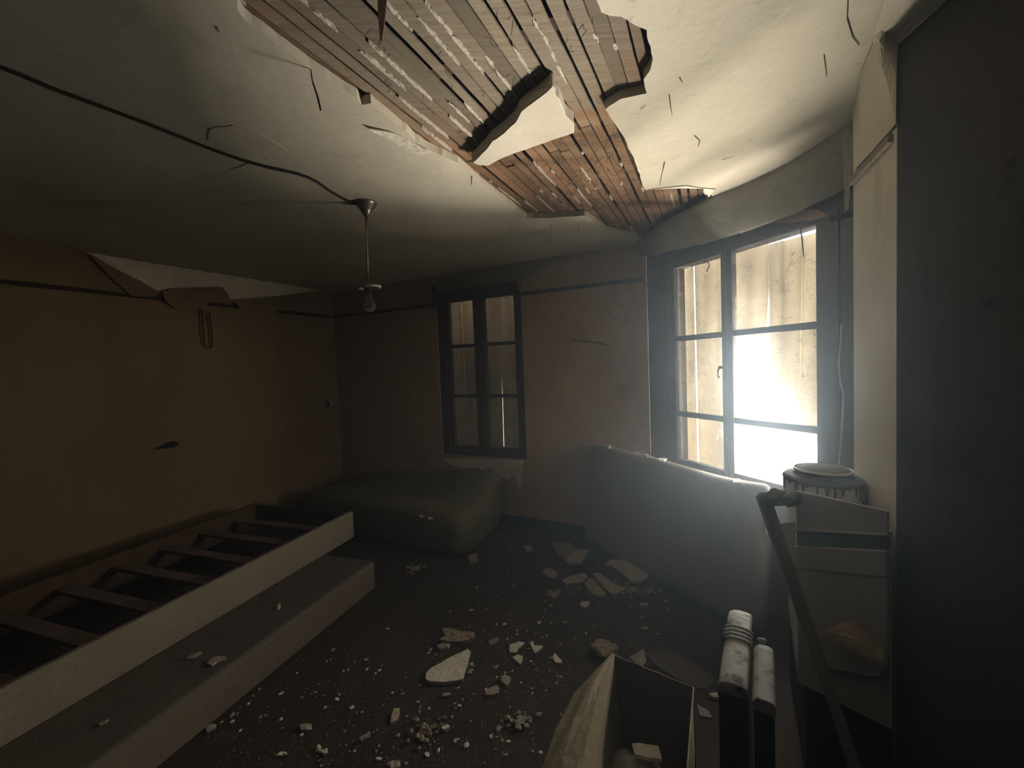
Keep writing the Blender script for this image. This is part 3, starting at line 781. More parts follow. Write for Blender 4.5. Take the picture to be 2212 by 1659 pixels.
# ------------------------------------------------------------------ grey mattress on its edge below the big window
G0 = V((.525, 3.342, 0)); gd = V((.47, -.883, 0)).normalized(); gn = V((gd.y, -gd.x, 0)); GL = 1.47
rings = []
for i in range(31):
    f = i / 30
    s = GL * f
    endk = min(1, (min(f, 1 - f) * GL / .03 + .0)) ** .5
    thk = .105
    P = G0 + gd * s
    wob = noise.noise(V((s * 3, 1, 4))) * .010
    top = .812 + .012 * math.sin(s * 4) + wob
    r = []
    for a, z in ((0, .004), (0, .1), (0, .35), (0, .6), (.0, .74), (.008, .79), (.03, .806), (.055, .812), (.085, .808), (.1, .79), (.105, .7), (.105, .3), (.105, .004)):
        zz = z if z < .7 else z + (top - .812) * ((z - .6) / .21)
        lean = .06 * (z / .8)
        pf = noise.noise(V((s * 2.2, z * 3, 2))) * .008 * (.05 < z)
        aa = .0525 + (a - .0525) * (.75 + .25 * endk)
        r.append(P - gn * (aa + lean + pf) + Z0 * zz)
    rings.append(r)
bm = NB(); loft(bm, rings)
gm = thing('upright_mattress', 'grey mattress standing on its long edge below the large window', 'mattress', G0)
subsurf(obj('mattress_body', bm, mt['grey'], gm), 1)
q = G0 + gd * (GL + .004) - gn * .03
bm = NB(); hexa(bm, q + Z0 * .57 - gn * .018, gd * .003, -gn * .03, Z0 * .085); tg = obj('corner_tag', bm, mt['porcelain'], gm); tg['label'] = 'small white tag'

# ------------------------------------------------------------------ corner cupboard, plank, rag, round tin
F0 = V((.93, 1.356, 0)); F1 = V((1.075, 1.165, 0)); fd = (F1 - F0).normalized(); fn = V((fd.y, -fd.x, 0))
if fn.dot(-F0) < 0: fn = -fn
cup = thing('corner_cupboard', 'grey painted cupboard with a green band built into the corner under the round tin', 'cupboard', F0)
back = [V((1.248, 1.515, 0)), V((1.40, 1.72, 0)), V((1.20, 1.80, 0))]
FP = lambda L, o=0: [onp(u, v, F0 + fn * o, fd) for u, v in L]
bm = NB(); prism(bm, flat([F0 - fn * .012, F1 - fn * .012] + back, .36), V((0, 0, .596))); obj('carcass', bm, mt['cupb'], cup)
bm = NB(); prism(bm, FP([(1717, 1060), (1919, 1105), (1919, 1156), (1720, 1144)]), -fn * .012); bevel(obj('front_board', bm, mt['cupb'], cup), .003)
bm = NB(); prism(bm, FP([(1716, 1140), (1919, 1152), (1919, 1158), (1716, 1147)]), fn * .008); bevel(obj('moulding', bm, mt['cupb'], cup), .003)
bm = NB(); prism(bm, FP([(1721, 1148), (1919, 1159), (1919, 1188), (1721, 1178)]), -fn * .010); obj('green_rail', bm, mt['green'], cup)
bm = NB(); prism(bm, FP([(1702, 1178), (1919, 1188), (1919, 1243), (1700, 1222)]), fn * .012); bevel(obj('lower_rail', bm, mt['cupb'], cup), .004)
bm = NB(); prism(bm, FP([(1680, 1130), (1719, 1128), (1719, 1178), (1704, 1182), (1694, 1170), (1686, 1150)]), fn * .004); bevel(obj('side_bracket', bm, mt['cupb'], cup), .003)
bm = NB(); prism(bm, FP([(1702, 1224), (1919, 1245), (1919, 1440), (1898, 1462), (1880, 1461), (1840, 1452), (1800, 1444), (1778, 1432), (1764, 1405), (1735, 1325), (1705, 1240)]), fn * .006); bevel(obj('lower_panel', bm, mt['cupb'], cup), .003)
bm = NB(); prism(bm, flat([F0 - fn * .04 + fd * .012, F1 - fn * .04 - fd * .004] + [p + (F0 * .5 + F1 * .5 - p) * .03 for p in back], .002), V((0, 0, .357))); obj('dark_filler', bm, mt['shade_dk'], cup)  # dark block added to fill the black shade under the cupboard
tc = V((1.145, 1.52, .957))
tin = thing('round_tin', 'round white tin with grime running down from its dark lid, on the corner cupboard', 'tin', tc)
R = .124
bm = NB(); lathe(bm, tc, [(0, 0), (R - .004, 0), (R, .006), (R, .05), (R - .002, .054), (0, .054)], 56); obj('tin_body', bm, mt['enamel'], tin, False)
bm = NB(); lathe(bm, tc, [(0, .0545), (R + .001, .0545), (R + .002, .062), (R - .006, .070), (.092, .073), (.086, .082), (.088, .092), (.082, .096), (.04, .103), (0, .105)], 56); obj('lid', bm, mt['grime'], tin, False)
bm = NB(); lathe(bm, tc, [(.087, .088), (.0905, .088), (.0905, .095), (.086, .0965), (.086, .088)], 56); obj('lid_rim', bm, mt['enamel'], tin, True)
for i in range(17):
    a = math.radians(-200 + i * 11 + random.uniform(-4, 4))
    e = V((math.cos(a), math.sin(a), 0)); ln = random.uniform(.010, .044)
    if i % 4 == 0: ln = .046
    x = V((-e.y, e.x, 0))
    bm = NB(); w = random.uniform(.003, .009)
    prism(bm, [tc + e * (R + .0004) + x * w + Z0 * .0545, tc + e * (R + .0004) - x * w + Z0 * .0545, tc + e * (R + .0004) - x * w * .4 + Z0 * (.0545 - ln), tc + e * (R + .0004) + x * w * .4 + Z0 * (.0545 - ln)], e * .0012)
    obj('grime_drip', bm, mt['grime'], tin)
ta = aty(1652, 1072, 1.42); tb = aty(1776, 1450, 1.19)
tdir = (tb - ta).normalized(); tfoot = ta + tdir * ((ta.z - .004) / -tdir.z)
px_ = V((.95, -.3, 0)).normalized(); pn_ = tdir.cross(px_).normalized()
bm = NB()
for k_ in range(1):
    w0 = .030
    loft(bm, [[ta - px_ * w0 * .5, ta + px_ * w0 * .5, ta + px_ * w0 * .5 + pn_ * .018, ta - px_ * w0 * .5 + pn_ * .018], [tfoot - px_ * w0 * .5, tfoot + px_ * w0 * .5, tfoot + px_ * w0 * .5 + pn_ * .018, tfoot - px_ * w0 * .5 + pn_ * .018]])
pk = tag(bevel(obj('leaning_plank', bm, mt['plank_shade']), .003), 'narrow dark plank with one pale edge leaning up against the corner cupboard', 'plank')
tm = ta.lerp(tfoot, .36)
bm = NB(); loft(bm, [[ta + px_ * a + pn_ * b for a, b in ((-.028, -.002), (-.004, -.002), (-.004, -.005), (-.028, -.005))], [tm + px_ * a + pn_ * b for a, b in ((-.018, -.002), (-.013, -.002), (-.013, -.005), (-.018, -.005))]]); pe = obj('lit_edge', bm, mt['plank'], pk); pe['label'] = 'pale edge coloured as lit'
def lump(bm, c, rx, ry, rz, amp, sub=3, sc_=14, floor_z=None):
    r = bmesh.ops.create_icosphere(bm, subdivisions=sub, radius=1)
    for v in r['verts']:
        p = v.co.copy()
        k_ = 1 + noise.noise(p * 1.7 + c * 31) * amp + noise.noise(p * 4 + c * 17) * amp * .5
        v.co = c + V((p.x * rx, p.y * ry, p.z * rz)) * k_
        if floor_z is not None: v.co.z = max(v.co.z, floor_z)
rc = aty(1670, 1078, 1.40)
bm = NB(); lump(bm, rc + V((-.004, -.018, .012)), .046, .026, .026, .7); lump(bm, rc + V((.033, -.042, .012)), .028, .022, .022, .8)
tag(obj('crumpled_rag', bm, mt['rag'], smooth=True), 'crumpled grey rag lodged above the plank beside the tin', 'rag')
ps = FP([(1777, 1361), (1812, 1348), (1850, 1335), (1880, 1366), (1904, 1390), (1912, 1400), (1910, 1420), (1880, 1424), (1840, 1397)], .04)
o = sheet('paper_scrap', ps, fn, .002, mt['paper'], None, 1.2, .002, .02)
tag(o, 'torn curling scrap of tan paper stuck on the cupboard front', 'paper')

# ------------------------------------------------------------------ dusty casing in front
ca = V((.757, 1.385, 0)); cb = V((.547, 1.045, 0)); cu = (ca - cb).normalized(); cl = (ca - cb).length; cx_ = V((cu.y, -cu.x, 0))
zt = .62
cas = thing('metal_casing', 'dusty grey metal casing with four raised ribs standing right of the cardboard box', 'casing', V((cb.x, cb.y, 0)))
def capprof(w, rise, z):
    return [(-w / 2, z - .012), (-w / 2 + .004, z - .004), (-w / 4, z + rise * .7), (0, z + rise), (w / 4, z + rise * .8), (w / 2 - .004, z + rise * .2), (w / 2, z - .006)]
def cover(c0, c1, w, z, drop_far, name, mat, m=14):
    rr = []
    for i in range(m + 1):
        f = i / m
        P = c0.lerp(c1, f)
        zz = z
        if f > .86: zz = z - drop_far * ((f - .86) / .14) ** 2
        pr = capprof(w, .006, zz)
        rr.append([P + cx_ * a + Z0 * b for a, b in pr] + [P + cx_ * (w / 2) + Z0 * (zz - .03), P - cx_ * (w / 2) + Z0 * (zz - .03)])
    bm = NB(); loft(bm, rr); o = obj(name, bm, mat, cas, name == 'ribbed_cover'); bevel(o, .002, 2); return o
cover(cb, ca, .070, zt, .02, 'ribbed_cover', mt['casing'])
bm = NB(); hexa(bm, cb - cx_ * .033 + Z0 * .002, cx_ * .066, cu * (cl - .01), Z0 * (zt - .035)); obj('body', bm, mt['shade_dk'], cas)
for i in range(4):
    P = cb + cu * (cl * (.50 + i * .052))
    bm = NB(); tube(bm, [P + cx_ * a * 1.05 + Z0 * (b + .001) for a, b in capprof(.072, .006, zt)], .0055, 8); obj('rib', bm, mt['casing'], cas, True)
r0 = V((.600, 1.004, 0)); r1 = V((.731, 1.219, 0))
rr = []
pcx = cx_
cover(r0 + cx_ * .004, r1 + cx_ * .004, .052, zt - .012, .012, 'side_cover', mt['casing'])
bm = NB(); hexa(bm, r0 - cx_ * .019 + Z0 * .002, cx_ * .046, (r1 - r0) * .96, Z0 * (zt - .05)); obj('side_body', bm, mt['shade_dk'], cas)
bm = NB(); lump(bm, r1 + cu * .012 + Z0 * (zt - .014), .012, .010, .008, .5, 2); obj('catch', bm, mt['casing'], cas, True)

# ------------------------------------------------------------------ cardboard box
RZ = .33
cBL, cBR = atz(1325, 1413, RZ), atz(1500, 1484, RZ)
cFR, cFL = atz(1484, 1700, RZ), atz(1268, 1720, RZ)
cbx = thing('cardboard_box', 'open cardboard box with a flap folded out on the dark floor', 'box', V(((cBL.x + cFR.x) / 2, (cBL.y + cFR.y) / 2, 0)))
ct = (cBL + cBR + cFR + cFL) / 4
def panel(name, p, q, mat, wob=.004, z0=.006, rc=0):
    bm = NB(); rr = []
    inn = (V((ct.x, ct.y, 0)) - V(((p.x + q.x) / 2, (p.y + q.y) / 2, 0))).normalized()
    for i in range(13):
        f = i / 12
        P = p.lerp(q, f); 
        rz = RZ + noise.noise(V((P.x * 20, P.y * 20, 1))) * wob - rc * max(0, f - .85) * 2
        col = []
        for j in range(7):
            g = j / 6
            X = V((P.x, P.y, 0)) + inn * (.028 * (1 - g) - .02 * math.sin(g * math.pi) * math.sin(f * math.pi)) + Z0 * (z0 + (rz - z0) * g)
            col.append(X)
        rr.append(col + [c + inn * .005 for c in reversed(col)])
    loft(bm, rr); return obj(name, bm, mat, cbx)
panel('back_panel', cBL, cBR, mt['card_in'])
panel('right_panel', cBR, cFR, mt['card'])
panel('front_panel', cFR, cFL, mt['card'])
panel('left_panel', cFL, cBL, mt['card'])
bm = NB(); prism(bm, [V((p.x, p.y, .004)) + (V((ct.x, ct.y, 0)) - V((p.x, p.y, 0))) * .1 for p in (cBL, cBR, cFR, cFL)], V((0, 0, .004))); obj('bottom', bm, mt['card_in'], cbx)
fo = [atz(1322, 1415, RZ + .003), atz(1240, 1500, .30), atz(1200, 1578, .29), atz(1170, 1659, .285), atz(1155, 1715, .28)]
fi = [cBL.lerp(cFL, x) + V((0, 0, .003)) for x in (0.004, .25, .5, .75, .98)]
bm = NB(); rr = []
for a, b in zip(fo, fi):
    col = []
    for j in range(6):
        X = b.lerp(a, j / 5) + Z0 * (math.sin(j / 5 * math.pi) * .012 + noise.noise(b.lerp(a, j / 5) * 22) * .012 * (j > 0))
        col.append(X)
    rr.append(col + [c - Z0 * .004 for c in reversed(col)])
loft(bm, rr); obj('flap', bm, mt['card'], cbx)
# inside it
bm = NB()
g = bmesh.ops.create_grid(bm, x_segments=26, y_segments=26, size=.5)
ci = atz(1378, 1668, .10)
ex = (cBR - cBL).normalized(); ey = V((-ex.y, ex.x, 0))
for v in g['verts']:
    x, y = v.co.x, v.co.y
    P = V((ci.x, ci.y, 0)) + ex * x * .20 + ey * y * .19
    fold = noise.noise(V((x * 3, y * 2.2, 3))) * .045 + abs(noise.noise(V((x * 7, y * 5, 8)))) * .03
    v.co = P + Z0 * max(.012, (.125 + fold - (x * x + y * y) * .2))
ext = bmesh.ops.extrude_face_region(bm, geom=bm.faces[:])
for v in [q for q in ext['geom'] if isinstance(q, bmesh.types.BMVert)]: v.co.z -= .003
tag(obj('crumpled_cloth', bm, mt['cloth'], smooth=True), 'dark crumpled cloth lying inside the cardboard box', 'cloth')

# ------------------------------------------------------------------ plaster on the floor: the pieces one can point to
def slab(name, px, th, mat, label, cat='plaster piece', z=.002, tilt=None, seed=0, rough=.004, group=None, lift=0, step=.018):
    zt_ = z + th
    top = [atz(u, v, zt_) for u, v in px]
    pl = rough_loop(top, step, rough, seed=seed)
    for p in pl: p.z = zt_
    c = sum(pl, V()) / len(pl)
    bm = NB(); n_ = len(pl)
    pv = [bm.verts.new(V((p.x, p.y, zt_))) for p in pl]
    pb = [bm.verts.new(V((c.x + (p.x - c.x) * .97, c.y + (p.y - c.y) * .97, z))) for p in pl]
    # an inner ring lets the top be uneven
    pi = [bm.verts.new(V((c.x + (p.x - c.x) * .55, c.y + (p.y - c.y) * .55, zt_ + noise.noise(p * 30) * th * .35 + th * .12))) for p in pl]
    for i in range(n_):
        j = (i + 1) % n_
        bm.faces.new((pv[i], pv[j], pi[j], pi[i])); bm.faces.new((pb[i], pb[j], pv[j], pv[i]))
    bm.faces.new(pi); bm.faces.new(list(reversed(pb)))
    if tilt:
        ax, ang = tilt
        rot = Matrix.Rotation(ang, 4, ax)
        lowest = 1e9
        for v in bm.verts:
            v.co = c + rot @ (v.co - c); lowest = min(lowest, v.co.z)
        for v in bm.verts: v.co.z += z - lowest
    o = obj(name, bm, mat)
    return tag(o, label, cat, group)
X_, Y_ = V((1, 0, 0)), V((0, 1, 0))
slab('plaster_slab', [(1010, 1402), (1017, 1408), (1010, 1430), (1005, 1448), (999, 1466), (985, 1470), (960, 1472), (930, 1471), (920, 1466), (922, 1452), (930, 1443), (950, 1433), (975, 1418)], .020, mt['plaster'], 'biggest pale wedge shaped plaster slab alone in the middle of the floor')
slab('bark_strip', [(953, 1357), (972, 1355), (1000, 1364), (1026, 1364), (1024, 1378), (1005, 1384), (985, 1386), (960, 1384), (950, 1380), (962, 1372)], .022, mt['stone'], 'curled greenish flake with a split end behind the biggest plaster slab', 'flake', rough=.006)
slab('plaster_chunk', [(943, 1394), (958, 1388), (972, 1391), (968, 1398), (950, 1401)], .014, mt['crumb'], 'small pinkish chunk between the split flake and the biggest slab')
slab('plaster_slab', [(1191, 1172), (1215, 1170), (1232, 1172), (1245, 1188), (1240, 1198), (1222, 1200), (1208, 1200), (1198, 1184)], .03, mt['stone'], 'brownish rough plaster slab nearest the skirting of the back wall', rough=.008)
slab('plaster_slab', [(1244, 1186), (1271, 1188), (1268, 1198), (1256, 1222), (1228, 1226), (1219, 1218), (1228, 1206)], .022, mt['plaster_dull'], 'smooth pinkish plaster slab lapping the brown one by the back wall', z=.03, tilt=(X_, -.12))
slab('plaster_slab', [(1307, 1220), (1322, 1214), (1366, 1210), (1406, 1216), (1408, 1220), (1394, 1229), (1404, 1234), (1402, 1242), (1385, 1258), (1362, 1259), (1352, 1246), (1326, 1230)], .02, mt['plaster_dull'], 'largest plaster sheet of the heap, lying against the grey mattress', z=.02, tilt=(Y_, .06), rough=.006)
slab('plaster_slab', [(1280, 1238), (1296, 1238), (1312, 1250), (1330, 1262), (1350, 1270), (1340, 1280), (1322, 1282), (1308, 1270), (1292, 1254)], .018, mt['plaster_dull'], 'long plaster slab across the middle of the heap', z=.012, rough=.006)
slab('plaster_slab', [(1262, 1258), (1276, 1248), (1288, 1256), (1300, 1270), (1308, 1280), (1300, 1288), (1284, 1284), (1268, 1272)], .022, mt['crumb'], 'knobbly plaster slab at the front of the heap', rough=.010)
slab('plaster_slab', [(1214, 1254), (1232, 1244), (1262, 1238), (1270, 1246), (1256, 1258), (1222, 1260)], .016, mt['plaster_dull'], 'leaf shaped plaster slab on the side of the heap away from the mattress', rough=.006)
slab('plaster_slab', [(1170, 1232), (1184, 1226), (1200, 1232), (1204, 1242), (1192, 1247), (1176, 1240)], .016, mt['crumb'], 'lone brownish plaster slab between the heap and the folded mattress', rough=.006)
slab('plaster_chunk', [(1010, 1199), (1030, 1194), (1032, 1206), (1015, 1210)], .03, mt['crumb'], 'blocky plaster chunk touching the right end of the folded mattress')
slab('plaster_chunk', [(1130, 1180), (1146, 1178), (1152, 1185), (1138, 1189)], .018, mt['crumb'], 'small rounded plaster chunk near the skirting below the back window')
slab('plaster_shard', [(1102, 1392), (1122, 1386), (1133, 1388), (1128, 1394), (1122, 1396), (1114, 1408), (1100, 1408)], .010, mt['plaster'], 'hatchet shaped pale shard, first of the trio behind the box')
slab('plaster_shard', [(1144, 1388), (1150, 1384), (1152, 1394), (1172, 1394), (1172, 1398), (1156, 1410), (1150, 1402)], .010, mt['plaster'], 'notched pale shard with two prongs, pointing at the hatchet shaped one')
slab('plaster_shard', [(1108, 1418), (1120, 1413), (1129, 1418), (1127, 1430), (1122, 1433)], .010, mt['plaster'], 'four sided pale shard in front of the hatchet shaped one')
slab('plaster_shard', [(1199, 1410), (1205, 1418), (1214, 1427), (1212, 1431), (1200, 1430), (1193, 1421)], .010, mt['plaster'], 'kite shaped pale shard just behind the folded out flap')
slab('plaster_chunk', [(1080, 1462), (1090, 1456), (1102, 1462), (1104, 1472), (1094, 1479), (1082, 1470)], .018, mt['crumb'], 'grey six sided chunk midway from the biggest slab to the box')
slab('plaster_chunk', [(1056, 1484), (1074, 1480), (1078, 1496), (1060, 1502), (1050, 1500)], .016, mt['crumb'], 'greyish chunk among splinters in front of the six sided one', rough=.008)
slab('plaster_shard', [(1056, 1384), (1074, 1376), (1078, 1384), (1058, 1392)], .008, mt['paper_grey'], 'folded grey paper shard behind the trio of pale shards')
slab('plaster_shard', [(850, 1531), (862, 1529), (864, 1540), (852, 1556), (844, 1560), (846, 1545)], .010, mt['paper'], 'tan boot shaped shard in front of the low divan')
slab('plaster_shard', [(954, 1498), (972, 1496), (972, 1501), (956, 1505)], .012, mt['crumb'], 'short straight stick of plaster in front of the biggest slab')
slab('plaster_shard', [(776, 1593), (798, 1579), (800, 1584), (780, 1597)], .012, mt['crumb'], 'finger shaped stick of plaster near the low divan', rough=.002)
slab('plaster_shard', [(443, 1571), (455, 1564), (468, 1564), (464, 1572), (448, 1579)], .010, mt['crumb'], 'flat oval shard close against the low divan', rough=.002)
slab('plaster_shard', [(682, 1613), (690, 1606), (695, 1613), (688, 1618)], .010, mt['plaster'], 'small square shard, farther of the touching pair in the foreground')
slab('plaster_shard', [(690, 1619), (708, 1615), (708, 1626), (700, 1628)], .010, mt['plaster'], 'triangular shard, nearer of the touching pair in the foreground')
slab('plaster_shard', [(596, 1632), (604, 1624), (616, 1624), (622, 1629), (608, 1631)], .008, mt['plaster'], 'bent pale shard in the foreground between the low divan and the pair')
slab('plaster_shard', [(646, 1565), (660, 1562), (674, 1564), (662, 1574), (650, 1577)], .010, mt['crumb'], 'grey shard with a hole, past the end of the oval one')
slab('plaster_shard', [(832, 1652), (850, 1642), (866, 1645), (866, 1656), (845, 1660)], .012, mt['crumb'], 'bluish flat shard at the very front edge of the floor')
slab('plaster_shard', [(954, 1568), (966, 1564), (971, 1569), (962, 1574), (955, 1573)], .014, mt['plaster'], 'egg shaped pale lump beside the greenish mortar rubble')
slab('plaster_shard', [(1254, 1300), (1272, 1298), (1274, 1304), (1264, 1311), (1254, 1308)], .012, mt['plaster'], 'pale shard with a dark nail hole in front of the heap')
slab('plaster_shard', [(1382, 1302), (1402, 1302), (1402, 1307), (1384, 1309)], .014, mt['crumb'], 'short block shaped shard between the heap and the metal casing')
slab('plaster_shard', [(1384, 1356), (1400, 1352), (1402, 1356), (1388, 1360)], .008, mt['crumb'], 'thin sliver on the bare floor between the heap and the mortar lump')
slab('plaster_shard', [(411, 1415), (424, 1409), (437, 1407), (436, 1411), (418, 1420), (399, 1424)], .006, mt['crumb'], 'arrowhead shaped flake lying on top of the low divan', z=.190, rough=.002)
slab('plaster_shard', [(447, 1433), (455, 1424), (466, 1418), (486, 1417), (489, 1422), (470, 1428), (458, 1436)], .008, mt['crumb'], 'crumbling lump beside the arrowhead flake on the low divan', z=.190)
slab('plaster_shard', [(600, 1306), (606, 1302), (606, 1312), (599, 1316)], .008, mt['plaster'], 'small white curl on the far half of the low divan', z=.190, rough=.001)
slab('plaster_shard', [(211, 1564), (224, 1557), (236, 1553), (230, 1559), (216, 1566)], .006, mt['crumb'], 'thin flake on the nearest part of the low divan', z=.190, rough=.001)
# pieces on the upright mattress and on the folded one
bpy.context.view_layer.update()
dgr = bpy.context.evaluated_depsgraph_get()
def stick(name, px, mat, label, th=.006, cat='flake'):
    u = sum(p[0] for p in px) / len(px); v = sum(p[1] for p in px) / len(px)
    ok, loc, nrm, *_ = sc.ray_cast(dgr, EYE, ray(u, v).normalized())
    if nrm.dot(ray(u, v)) > 0: nrm = -nrm
    nrm = (nrm + Z0 * 1.5).normalized()
    bm = NB(); pl = []
    for a, b in px:
        r = ray(a, b); pl.append(EYE + r * (nrm.dot(loc - EYE) / nrm.dot(r)))
    c = sum(pl, V()) / len(pl)
    pl = [c + (p - c) * min(1, .035 / max((p - c).length, 1e-6)) for p in pl]
    prism(bm, [p - nrm * .0015 for p in pl], nrm * th)
    return tag(bevel(obj(name, bm, mat), .001, 1), label, cat)
for px, mat, label, th in (
    ([(1312, 964), (1319, 963), (1321, 968), (1315, 970)], 'plaster', 'tiny white crumb on the far end of the upright mattress', .01),
    ([(1366, 977), (1382, 974), (1392, 977), (1376, 983)], 'plaster', 'long white flake on the upright mattress near its far end', .012),
    ([(1388, 983), (1400, 980), (1405, 988), (1396, 991)], 'crumb', 'tan flake touching the long white one on the upright mattress', .012),
    ([(1420, 993), (1432, 990), (1441, 993), (1436, 999), (1424, 998)], 'plaster', 'flat white flake on the upright mattress under the window edge', .01),
    ([(1553, 1024), (1560, 1019), (1570, 1026), (1575, 1035), (1562, 1036)], 'rag', 'dark crumpled scrap on the upright mattress below the middle window stile', .02),
    ([(1578, 1035), (1600, 1038), (1605, 1047), (1584, 1045)], 'plaster', 'white flake on the upright mattress nearest the rag', .012),
    ([(903, 1113), (912, 1114), (918, 1118), (909, 1119)], 'plaster', 'white flake on the folded mattress, one of two side by side', .01),
    ([(921, 1117), (932, 1118), (939, 1123), (926, 1124)], 'plaster', 'second white flake on the folded mattress, nearer its right end', .01)):
    stick('paint_flake', px, mt[mat], label, th)
slab('plaster_slab', [(1365, 1606), (1381, 1604), (1422, 1612), (1431, 1640), (1400, 1636), (1371, 1628)], .014, mt['plaster'], 'pale plaster slab lying on the cloth inside the cardboard box', z=.165, rough=.003)
mc = atz(1307, 1402, .03)
bm = NB(); lump(bm, mc, .062, .052, .030, .5, 4, floor_z=.002); tag(obj('mortar_lump', bm, mt['stone'], smooth=True), 'round pebbly mortar lump just behind the cardboard box', 'lump')
for (u, v, s, lab) in ((895, 1230, .075, 'heap of straw and crumbs in front of the folded mattress'), (1365, 1275, .10, 'crumbled plaster rubble between the heap slabs and the grey mattress'), (920, 1580, .07, 'greenish mortar rubble in the foreground floor'), (1125, 1562, .055, 'white crumbly rubble beside the folded out box flap'), (1195, 1285, .05, 'small crumbly pile at the open side of the heap'), (1404, 1278, .05, 'brown rubble trailing from the heap along the mattress foot'), (1300, 1262, .12, 'brown crumbled rubble filling the gaps between the slabs of the heap')):
    c0 = atz(u, v, .004)
    bm = NB()
    for i in range(60):
        a = random.uniform(0, 6.28); r_ = s * abs(random.gauss(0, .5))
        p = c0 + V((math.cos(a) * r_ * 1.3, math.sin(a) * r_, random.uniform(.002, .012)))
        z_ = random.uniform(.003, .010)
        lump(bm, p, z_ * random.uniform(.8, 1.8), z_ * random.uniform(.8, 1.5), z_ * .7, .6, 1, floor_z=.001)
    tag(obj('rubble', bm, mt['crumb'] if 'green' not in lab and 'brown' not in lab else mt['stone']), lab, 'rubble', kind='stuff')
# old papers under the box and behind it
for i, (px, lab, m_) in enumerate([
    ([(1390, 1408), (1440, 1404), (1500, 1430), (1548, 1470), (1520, 1490), (1470, 1470), (1420, 1440)], 'dirty sheet of paper trodden flat between box and casing', mt['base']),
    ([(1360, 1420), (1390, 1400), (1396, 1430), (1385, 1440)], 'grey triangular scrap just behind the back edge of the box', mt['paper_grey']),
    ([(1505, 1520), (1530, 1535), (1540, 1550), (1512, 1545)], 'grey torn card corner at the box side facing the casing', mt['paper_grey'])]):
    slab('paper_sheet', px, .004, m_, lab, 'paper', rough=.006, seed=i)
slab('plaster_shard', [(1533, 1497), (1548, 1495), (1552, 1506), (1540, 1505)], .012, mt['plaster'], 'pale shard close beside the foot of the metal casing')

# ------------------------------------------------------------------ countless crumbs: copies of a few shapes
protos = []
for i in range(7):
    bm = NB(); lump(bm, V((i * .37, i * .11, i * .23)), 1, 1, 1, .75, 1)
    cc = V((i * .37, i * .11, i * .23))
    for v in bm.verts:
        v.co -= cc; v.co.x *= random.uniform(.9, 1.3); v.co.z *= .55
    o = obj('plaster_crumb', bm, mt['crumb'] if i % 3 else mt['plaster'])
    protos.append(o)
used = [False] * 7
def flat_poly(o_pts): return [(p[0], p[1]) for p in o_pts]
block = [flat_poly([K0 + bv * -.02, K0 + bv * BW, K0 + bv * BW - bu * BL, K0 - bu * BL + bv * -.02]),
         flat_poly([cBL, cBR, cFR, cFL]), flat_poly([FB + d2 * .03 - dep * .02, FB - d2 * 1.9, FB - d2 * 1.9 + dep * .8, FB + d2 * .03 + dep * .8]),
         flat_poly([G0 - gd * .02 + gn * .02, G0 + gd * 1.5 + gn * .02, G0 + gd * 1.5 - gn * .3, G0 - gd * .02 - gn * .3]),
         flat_poly([cb - cx_ * .06 - cu * .03, cb + cx_ * .12 - cu * .03, ca + cx_ * .12, ca - cx_ * .06])]
roomp = flat_poly([A + d2 * .1 - d1 * .08, G0 + n2 * .1, G0 + gd * .75 + gn * .06, G0 + gd * 1.6 + gn * .06, V((.9, .6, 0)), V((.9, YR, 0)), V((-3, YR, 0))])
def crumb(u, v, s, lab, grp):
    P = atz(u, v, .002)
    if any(inside((P.x, P.y), b) for b in block) or not inside((P.x, P.y), roomp): return
    i = random.randrange(7)
    o = protos[i]
    if used[i]:
        o = protos[i].copy(); C.objects.link(o)
    used[i] = True
    a = random.uniform(.7, 1.3)
    o.scale = (s * a, s / a, s * random.uniform(.6, 1))
    o.rotation_euler = (0, 0, random.uniform(0, 6.28))
    o.location = (P.x, P.y, .001 + o.scale.z * .45)
    tag(o, lab, 'crumb', grp)
spots = [(862, 1312), (835, 1360), (790, 1425), (795, 1445), (720, 1405), (716, 1426), (745, 1450), (755, 1447), (818, 1450), (850, 1497), (905, 1520), (930, 1530), (1000, 1512), (990, 1524), (985, 1530), (945, 1413), (930, 1404), (927, 1411), (1020, 1436), (1016, 1448), (1012, 1455), (1068, 1442), (1104, 1450), (1128, 1476), (1073, 1350), (1088, 1350), (1015, 1355), (1018, 1320), (990, 1318), (975, 1320), (1117, 1362), (1115, 1372), (1140, 1364), (1166, 1345), (1180, 1372), (1172, 1376), (1160, 1272), (1240, 1281), (1252, 1272), (1180, 1298), (1188, 1310), (1112, 1266), (1050, 1262), (1030, 1270), (1435, 1298), (1442, 1318), (1468, 1306), (1490, 1250), (1255, 1218), (1288, 1218), (1052, 1165), (1060, 1170), (1045, 1168), (1040, 1175), (1105, 1190), (1205, 1163), (1365, 1384), (1420, 1372), (1062, 1590), (1072, 1594), (1082, 1602), (1100, 1600), (1150, 1622), (1165, 1625), (860, 1590), (818, 1610), (815, 1640), (905, 1530), (950, 1622), (920, 1632), (880, 1650), (985, 1600), (990, 1595), (1005, 1610), (560, 1490), (545, 1490), (610, 1500), (653, 1505), (548, 1505), (535, 1520), (500, 1545), (480, 1558), (512, 1540), (505, 1562), (575, 1545), (565, 1550), (605, 1555), (520, 1580), (415, 1605), (650, 1590), (670, 1572), (742, 1582), (700, 1530), (735, 1500), (726, 1512), (760, 1530)]
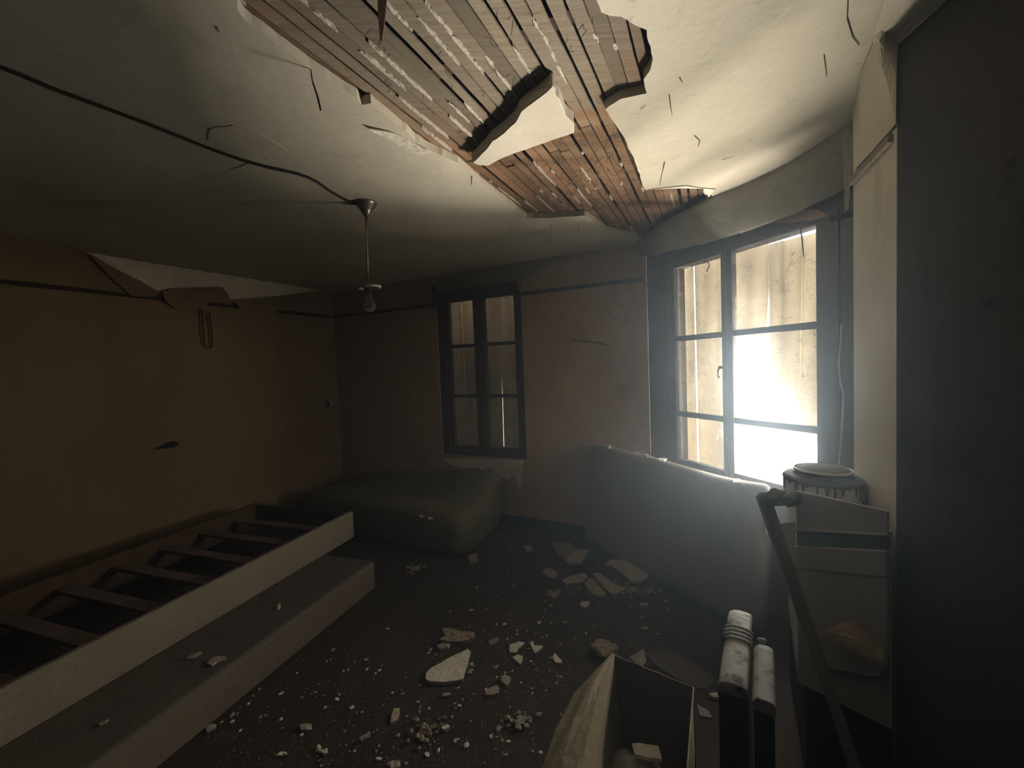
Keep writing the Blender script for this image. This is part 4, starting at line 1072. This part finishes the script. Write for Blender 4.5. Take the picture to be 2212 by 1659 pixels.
for u, v in spots:
    crumb(u + random.uniform(-3, 3), v + random.uniform(-2, 2), random.uniform(.005, .011), 'small pale plaster crumb strewn over the dark floor', 'plaster crumbs strewn over the floor')
for i in range(175):
    if i % 3 == 0: u, v = random.gauss(1150, 130), random.gauss(1370, 90)
    elif i % 3 == 1: u, v = random.uniform(640, 1220), random.uniform(1420, 1655)
    else: u, v = random.gauss(1310, 85), random.gauss(1262, 34)
    crumb(u, v, random.uniform(.003, .007), 'small pale plaster crumb strewn over the dark floor', 'plaster crumbs strewn over the floor')
# powder and grit: one heap of specks
bm = NB()
for i in range(2600):
    k_ = random.random()
    if k_ < .45: u, v = random.gauss(1120, 190), random.gauss(1400, 120)
    elif k_ < .75: u, v = random.uniform(400, 1260), random.uniform(1380, 1659)
    else: u, v = random.gauss(1280, 130), random.gauss(1270, 55)
    if v > 1655 or v < 1130: continue
    P = atz(u, v, .002)
    if any(inside((P.x, P.y), b) for b in block) or not inside((P.x, P.y), roomp): continue
    s = random.uniform(.0012, .0036)
    a = random.uniform(0, 6.28)
    e1 = V((math.cos(a), math.sin(a), 0)) * s * random.uniform(.8, 2); e2 = V((-math.sin(a), math.cos(a), 0)) * s
    b_ = [bm.verts.new(P + x) for x in (e1, e2, -e1, -e2)]
    tp = bm.verts.new(P + V((0, 0, s * .9)))
    for j in range(4): bm.faces.new((b_[j], b_[(j + 1) % 4], tp))
    bm.faces.new(list(reversed(b_)))
tag(obj('plaster_dust', bm, mt['crumb']), 'fine plaster grit dusting the dark floor boards', 'dust', kind='stuff')

# ------------------------------------------------------------------ look
sc.view_settings.view_transform = 'Standard'
sc.view_settings.look = 'None'
sc.view_settings.gamma = 1
sc.view_settings.use_curve_mapping = False
sc.view_settings.exposure = 0.0
sc.cycles.max_bounces = 6
sc.cycles.diffuse_bounces = 4
sc.cycles.transparent_max_bounces = 8
sc.cycles.volume_bounces = 0
sc.cycles.caustics_reflective = False
sc.cycles.caustics_refractive = False
sc.cycles.sample_clamp_indirect = 6
sc.cycles.use_light_tree = False
